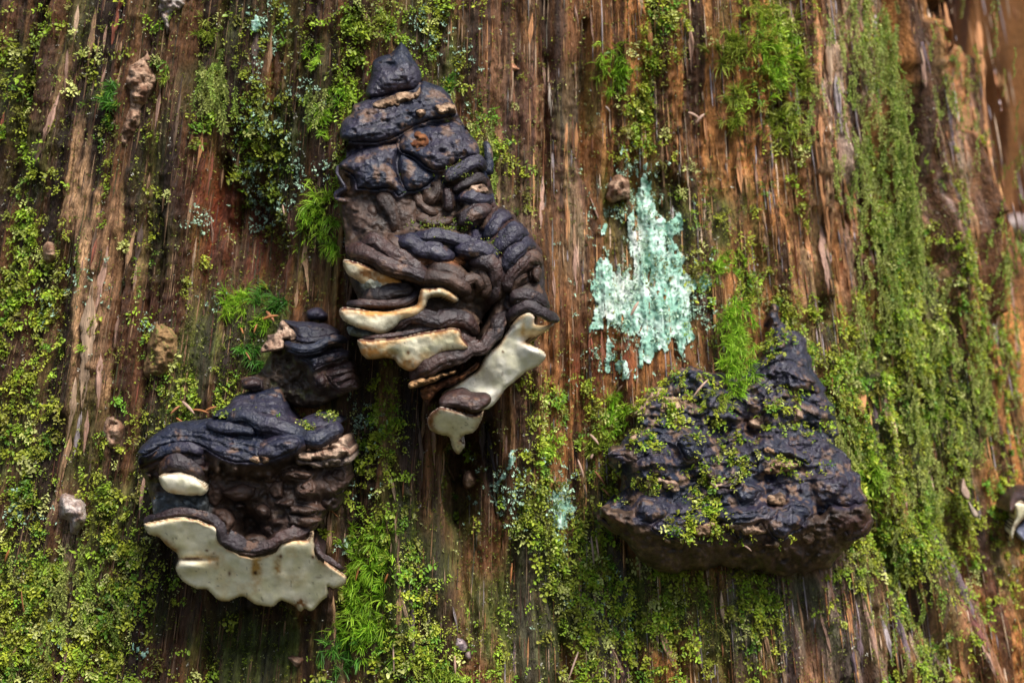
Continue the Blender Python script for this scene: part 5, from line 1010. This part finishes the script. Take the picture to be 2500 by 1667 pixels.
# trailing moss: leafy strings hanging down the wood
HB = [(2110,120,60,120,1.0),(2160,300,60,160,1.2),(2190,500,50,160,1.3),(2200,640,40,100,.9),(2130,460,60,100,.7),(2090,80,50,60,.8),(540,170,30,60,.9),(560,230,40,40,.9),(500,190,30,50,.5),(2330,220,30,120,.7),(2350,420,20,60,.7),(2250,820,60,200,.6),(2100,700,40,100,.5),(2380,900,60,200,.6),(2260,1100,80,200,.6),(760,230,30,16,1.6),(1150,330,26,60,.9),(1180,440,26,80,.7),(1080,250,20,60,.7),(2030,1000,30,60,1.2),(1985,1010,14,50,1.0),(150,1450,150,150,.25),(230,1420,60,60,.4),(200,580,40,20,.8),(1970,280,26,90,.5),(2060,1100,20,100,.7),(2450,620,40,200,.7),(2230,1500,60,100,.4)]
dh = np.clip(blobs(fx_, fy_, HB), 0, 2)
P, N, qx, qy = scatter(1250, dh)
hc = np.where(r.random(len(P))[:, None] < .6, np.array([.36,.40,.09]), np.array([.26,.36,.05])) * r.uniform(.75, 1.25, len(P))[:, None]
ln = r.uniform(8, 26, len(P)).astype(int); pos = P + N * .002; dirn = unit(np.array([0, 0, -1.0]) + r.normal(0, .45, P.shape) + N * .4)
for i in range(26):
    s_ = ln > i
    if not s_.any(): break
    mm = int(s_.sum())
    dirn[s_] = unit(dirn[s_] * .75 + np.array([0, 0, -.25]) + r.normal(0, .22, (mm, 3)))
    hx, hy = pix(pos[s_][:, 0], pos[s_][:, 1], pos[s_][:, 2]); sy_ = surf_y(hx, hy)
    nxt = pos[s_] + dirn[s_] * .0019
    lim = sy_ - .003 - .003 * r.random(mm); nxt[:, 1] = np.where(sy_ - nxt[:, 1] > .014, nxt[:, 1] + .001, np.minimum(nxt[:, 1], lim)); pos[s_] = nxt
    for sg in (-1, 1):
        lat = np.cross(dirn[s_], N[s_]) * sg
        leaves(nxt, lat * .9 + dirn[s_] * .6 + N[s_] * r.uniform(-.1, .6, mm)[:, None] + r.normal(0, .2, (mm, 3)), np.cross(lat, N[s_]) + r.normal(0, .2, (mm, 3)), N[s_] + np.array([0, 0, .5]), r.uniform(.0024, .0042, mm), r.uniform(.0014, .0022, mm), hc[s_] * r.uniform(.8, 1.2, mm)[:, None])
print('trailing', flush_leaves('trailing_moss', 'stringy pale green moss hanging down the bare wood in strands', 'moss'))

# dark short felt of moss between everything
d3 = np.clip(blobs(fx_, fy_, [(640,860,150,140,1.0),(620,1600,160,90,.8),(1280,1480,90,170,.8),(1350,1400,160,200,.6),(500,900,80,150,.6),(700,300,100,250,.5),(1100,140,60,150,1.0),(1150,330,40,120,.8),(1000,1300,60,200,.5),(480,230,120,200,.4),(90,1400,250,300,.5),(1800,1480,260,90,.6),(1650,560,180,130,.4),(2250,1000,200,450,.9),(1900,1480,400,120,.6),(1480,1000,100,150,.5),(1600,120,60,200,.6),(1870,200,100,200,.7),(870,500,40,200,.5)]), 0, 1) * sstep(-.3, .3, patch + patch2 * .5 + .1) + .03 + .4 * d1
P, N, qx, qy = scatter(30000, d3)
u_ = r.random(len(P))[:, None]; c = np.where(u_ < .35, np.array([.06,.085,.014]), np.where(u_ < .7, np.array([.12,.16,.02]), np.array([.22,.26,.03]))) * r.uniform(.6, 1.3, len(P))[:, None]
for k in range(4):
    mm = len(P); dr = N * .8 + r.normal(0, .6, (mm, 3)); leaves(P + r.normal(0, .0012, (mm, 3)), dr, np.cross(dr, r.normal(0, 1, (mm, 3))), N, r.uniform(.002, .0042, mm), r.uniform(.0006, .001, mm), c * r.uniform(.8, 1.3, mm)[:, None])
print('felt', flush_leaves('moss_felt', 'short dark green moss felt covering the damp hollows of the wood', 'moss'))

# ------------------------------------------------------------------ tufts of long hair moss, each its own thing
def hair_tuft(px, py, w, h, n, length, label, col=(.24,.52,.02), col2=(.48,.70,.06), droop=.6, out=2.0, upw=.4, base=None, group=None, seed=0):
    rr = np.random.default_rng(900 + seed); n = int(n * 1.0); length *= .66
    x = px + np.clip(rr.normal(0, .62, n), -1.3, 1.3) * w; y = py + np.clip(rr.normal(0, .62, n), -1.3, 1.3) * h
    nc = max(4, n // 14); cl = rr.integers(0, nc, n); cx0 = x[:nc].copy(); cy0 = y[:nc].copy(); x = cx0[cl] + rr.normal(0, 2.5, n); y = cy0[cl] + rr.normal(0, 2.5, n)
    if base is None: P = on_surf(x, y, out * 1e-3)
    else: P = on_base(x, y, base * 1e-3)
    cd = rr.normal(0, .55, (nc, 3))
    d = unit(np.array([0, -.75, upw]) + cd[cl] + rr.normal(0, .55, (n, 3))); d[:, 1] = -np.abs(d[:, 1])
    L_ = length * 1e-3 * rr.uniform(.5, 1.15, n); seg = 4
    wd = unit(np.cross(d, rr.normal(0, 1, (n, 3)))) * (rr.uniform(.00036, .00062, n))[:, None]
    pts = [P]; dd = d.copy()
    bend = np.array([0, 0, -1.0]) * droop
    for k in range(seg):
        dd = unit(dd + (bend + rr.normal(0, .18, (n, 3)) + cd[cl] * .15) * .36); pts.append(pts[-1] + dd * (L_ / seg)[:, None])
    V = []
    for k in range(seg + 1):
        f = (1 - .85 * (k / seg)**1.5); V += [pts[k] - wd * f, pts[k] + wd * f]
    V = np.stack(V, 1); m = (seg + 1) * 2
    i = np.arange(n)[:, None] * m; qs = np.concatenate([i + np.array([[2*k, 2*k+1, 2*k+3, 2*k+2]]) for k in range(seg)])
    cc = mixc(np.array(col), np.array(col2), np.clip(rr.normal(0, .3, nc)[cl] + rr.random(n), 0, 1)) * rr.uniform(.65, 1.25, n)[:, None] * rr.uniform(.6, 1.2, nc)[cl][:, None]
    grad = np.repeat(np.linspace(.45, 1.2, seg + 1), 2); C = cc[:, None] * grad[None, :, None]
    loc = P.mean(0)
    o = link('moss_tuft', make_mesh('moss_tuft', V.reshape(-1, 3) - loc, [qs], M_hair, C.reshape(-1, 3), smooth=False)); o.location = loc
    return tag(o, label, 'moss', group)
DKG = dict(col=(.07,.24,.03), col2=(.16,.40,.04)); YEL = dict(col=(.30,.42,.03), col2=(.52,.58,.09))
TUFTS = [(572,742,34,34,420,24,'bright green star-leaved moss tuft above the torn corner of the small layered conk',{}),
         (655,738,34,26,260,26,'dark green moss tuft in the reddish hollow',DKG),(640,790,40,16,220,12,'short moss cushion beside the pale torn patch of the small conk',{}),
         (612,870,22,36,220,20,'dark green moss tuft hanging below the torn corner of the small conk',DKG),(775,520,38,70,700,22,'long bright moss tuft beside the crumpled edge of the tall conk',{}),(810,610,18,30,160,24,'drooping feathery moss tuft just above the topmost pore shelf',dict(droop=1.0)),
         (790,300,20,40,260,16,'bright moss tuft beside the upper black tiers of the tall conk',{}),(828,230,22,30,200,14,'small moss tuft left of the tall conk’s pointed top',{}),(1090,220,14,50,260,14,'dark soft moss tuft in the groove right of the tall conk’s top',DKG),
         (925,1352,36,50,600,20,'rounded moss tuft just beside the end of the wide cream pore sheet',{}),(860,1340,22,40,300,18,'narrow upright moss tuft touching the right tip of the wide pore sheet',{}),(875,1440,52,60,950,22,'broad bright green moss tuft below the right end of the wide pore sheet',{}),(885,1530,60,60,950,22,'thick curly moss tuft under the broad bright tuft',{}),(835,1600,40,50,500,20,'lowest dark moss tuft beside the grey bare splinter',DKG),
         (1060,1640,44,26,420,20,'yellowish moss tuft under the tiny young conk',YEL),(1500,1010,36,40,520,18,'soft green moss tuft at the left shoulder of the lumpy conk',{}),(1455,1085,22,30,200,16,'small yellowish moss tuft among needles left of the lumpy conk',YEL),
         (1500,165,34,46,500,20,'upright moss tuft on top of a hanging leafy clump',{}),(1790,120,46,34,520,24,'round feathery moss tuft high on the bare orange wood',YEL),(1900,150,36,70,850,26,'tall bright moss tuft high on the trunk, the greenest up there',{}),(1860,50,70,50,700,26,'loose yellow green moss tuft at the top above the others',YEL),(1800,230,30,20,260,20,'small pale moss tuft under the round feathery one',YEL),(1795,300,24,26,260,20,'small bright moss tuft on the left lip of a brown pocket',YEL),(1905,310,34,46,520,24,'feathery moss tuft on the right lip of a brown pocket',YEL),
         (2120,1150,26,70,560,22,'upright bright moss tuft against the right flank of the lumpy conk',{}),(2330,600,10,18,240,14,'blurred moss tuft on the trunk edge under the pale conk',{}),(1960,200,16,40,260,20,'thin moss tuft beside bare orange splinters',YEL),
         (268,250,20,44,300,18,'dark moss tuft left of the long pale burl',DKG),(405,190,14,16,120,10,'tiny moss tuft touching the right side of the long pale burl',YEL),(505,80,22,30,200,14,'thin yellow moss tuft high above the trailing strands',YEL),
         (2140,560,24,20,240,18,'small round moss tuft between trailing moss and bare splinters',YEL),(2290,1000,30,40,260,16,'soft moss tuft among leafy moss on the right slope',{}),(1350,1090,20,30,180,14,'sparse moss tuft near the mint green lichen streak',{}),(760,140,24,26,180,14,'little moss tuft between leafy moss high left of the tall conk',{})]
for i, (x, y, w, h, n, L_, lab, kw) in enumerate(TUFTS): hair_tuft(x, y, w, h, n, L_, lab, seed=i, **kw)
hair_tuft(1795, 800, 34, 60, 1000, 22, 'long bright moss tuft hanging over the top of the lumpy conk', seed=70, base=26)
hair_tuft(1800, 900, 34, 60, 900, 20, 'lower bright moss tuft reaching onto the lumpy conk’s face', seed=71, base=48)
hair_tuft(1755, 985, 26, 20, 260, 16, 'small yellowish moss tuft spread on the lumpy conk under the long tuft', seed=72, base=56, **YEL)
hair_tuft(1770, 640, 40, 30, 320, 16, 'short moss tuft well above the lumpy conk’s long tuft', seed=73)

# ------------------------------------------------------------------ fallen needles, chips and a dry leaf
def needle(x0, y0, x1, y1, w, col, out=7.0, label='thin dry fallen needle caught in the moss', name='dry_needle', cat='needle', group='dry needles caught in the moss', base=None):
    n = 9; t = np.linspace(0, 1, n); px = x0 + (x1 - x0) * t; py = y0 + (y1 - y0) * t
    a = on_surf(np.array([x0]), np.array([y0]), out * 1e-3)[0] if base is None else on_base(np.array([x0]), np.array([y0]), base * 1e-3)[0]
    b = on_surf(np.array([x1]), np.array([y1]), (out + 3) * 1e-3)[0] if base is None else on_base(np.array([x1]), np.array([y1]), (base + 2) * 1e-3)[0]
    P = a[None] * (1 - t)[:, None] + b[None] * t[:, None]; L_ = np.linalg.norm(b - a)
    P[:, 1] -= .08 * L_ * np.sin(t * np.pi); P[:, 2] += .05 * L_ * np.sin(t * np.pi)
    T = unit(b - a); Bn = unit(np.cross(T, [0, -1.0, 0])); Nn = np.cross(Bn, T); rad = w * K * .5 * (1 - .7 * np.abs(2*t - .9)**3)
    th = np.linspace(0, 2*np.pi, 6, endpoint=False)
    V = (P[:, None] + Bn * (np.cos(th)[None, :, None] * rad[:, None, None]) + Nn * (np.sin(th)[None, :, None] * rad[:, None, None] * .6)).reshape(-1, 3)
    i = np.arange(n - 1)[:, None] * 6; j = np.arange(6)[None]; q = np.stack([i + j, i + j*0 + (j+1) % 6, i + 6 + (j+1) % 6, i + 6 + j], -1).reshape(-1, 4)
    loc = P[0]; C = np.tile(np.asarray(col), (len(V), 1))
    o = link(name, make_mesh(name, V - loc, [q, ], M_twig, C)); o.location = loc
    return tag(o, label, cat, group)
NB = (.30,.12,.05); NR = (.34,.13,.04); NP = (.42,.27,.20); NG = (.25,.18,.14)
for a in [(879,1378,868,1418,5,NR),(947,1400,938,1425,5,NR),(1250,1374,1246,1425,5,NR),(1425,1165,1410,1120,6,NP),(1432,1215,1425,1180,5,NG),(1440,1060,1462,1085,7,NP),(1448,1108,1442,1120,7,NP),(1452,1150,1478,1184,6,NB),(1470,1192,1490,1212,5,NB),(1450,1375,1443,1308,6,NG),(1455,1310,1462,1360,5,NP),(1412,1590,1386,1664,5,NP),(1375,1660,1360,1640,5,NG),
          (417,1010,440,990,6,NB),(445,980,475,1010,8,NP),(430,1020,450,1035,5,NR),(470,1000,510,1008,6,NR),(500,1004,530,992,6,NR),(588,800,594,815,5,NR),(640,780,680,770,7,NR),(650,760,670,785,8,NB),(620,812,628,790,5,NR),(600,860,612,880,4,NB),(1540,770,1560,735,8,NP),(1680,275,1712,295,8,NP),(1478,260,1490,275,6,NG),(1700,300,1720,278,8,NP),(2030,960,2032,920,4,NR),(1985,930,1988,890,4,NG),
          (960,1570,962,1640,4,NP),(1110,1600,1112,1645,6,PINK),(800,1240,826,1262,3,NR),(1530,920,1545,900,4,NG),(2310,1190,2330,1205,5,NR),(1505,960,1520,940,4,NP),(60,1500,52,1440,4,NB),(12,1370,24,1340,6,NR),(690,500,694,525,4,NP)]:
    x_, y_ = a[0], a[1]
    where = ('in the litter heaped on the broad conk’s cap' if x_ < 540 and 950 < y_ < 1050 else 'by the small layered conk’s torn corner' if 560 < x_ < 700 and 700 < y_ < 900 else 'in moss between the cavity and the lumpy conk' if 1240 < x_ < 1560 and 880 < y_ < 1400 else
             'in the bright moss tufts by the wide pore sheet' if 780 < x_ < 960 and y_ < 1500 else 'on the bare orange wood among moss tufts' if x_ > 1450 and y_ < 800 else 'low on the trunk among leafy moss' if y_ > 1330 else 'caught against the right flank of the lumpy conk')
    needle(*a, label='dry needle ' + where, group='dry needles ' + where)
needle(1695, 965, 1730, 925, 6, NP, label='straw coloured needle lying across the lumpy conk', group=None, base=56)
needle(1815, 1330, 1835, 1345, 5, NP, label='short pale straw stuck under the lumpy conk’s rim', group=None, base=90)
zk = Zoom(2300, 1000, 3.136)
lf = fungus(2355, 1225, 'small dry folded pinkish leaf caught in moss near the trunk edge', 'leaf', 'dry_leaf')
pillow('leaf_blade', zk.p([(155,530),(185,580),(215,650),(210,690),(180,690),(140,640)]), lf, M_twig, flat_col((.20,.13,.09), (.34,.23,.17), 100), 14, rim=8, bulge=5, back=8, lump=(1, 10), step=2)
pillow('leaf_blade', zk.p([(205,700),(240,740),(280,800),(265,830),(240,815),(215,760)]), lf, M_twig, flat_col((.20,.15,.11), (.36,.28,.22), 100), 12, rim=8, bulge=5, back=8, lump=(1, 10), step=2)
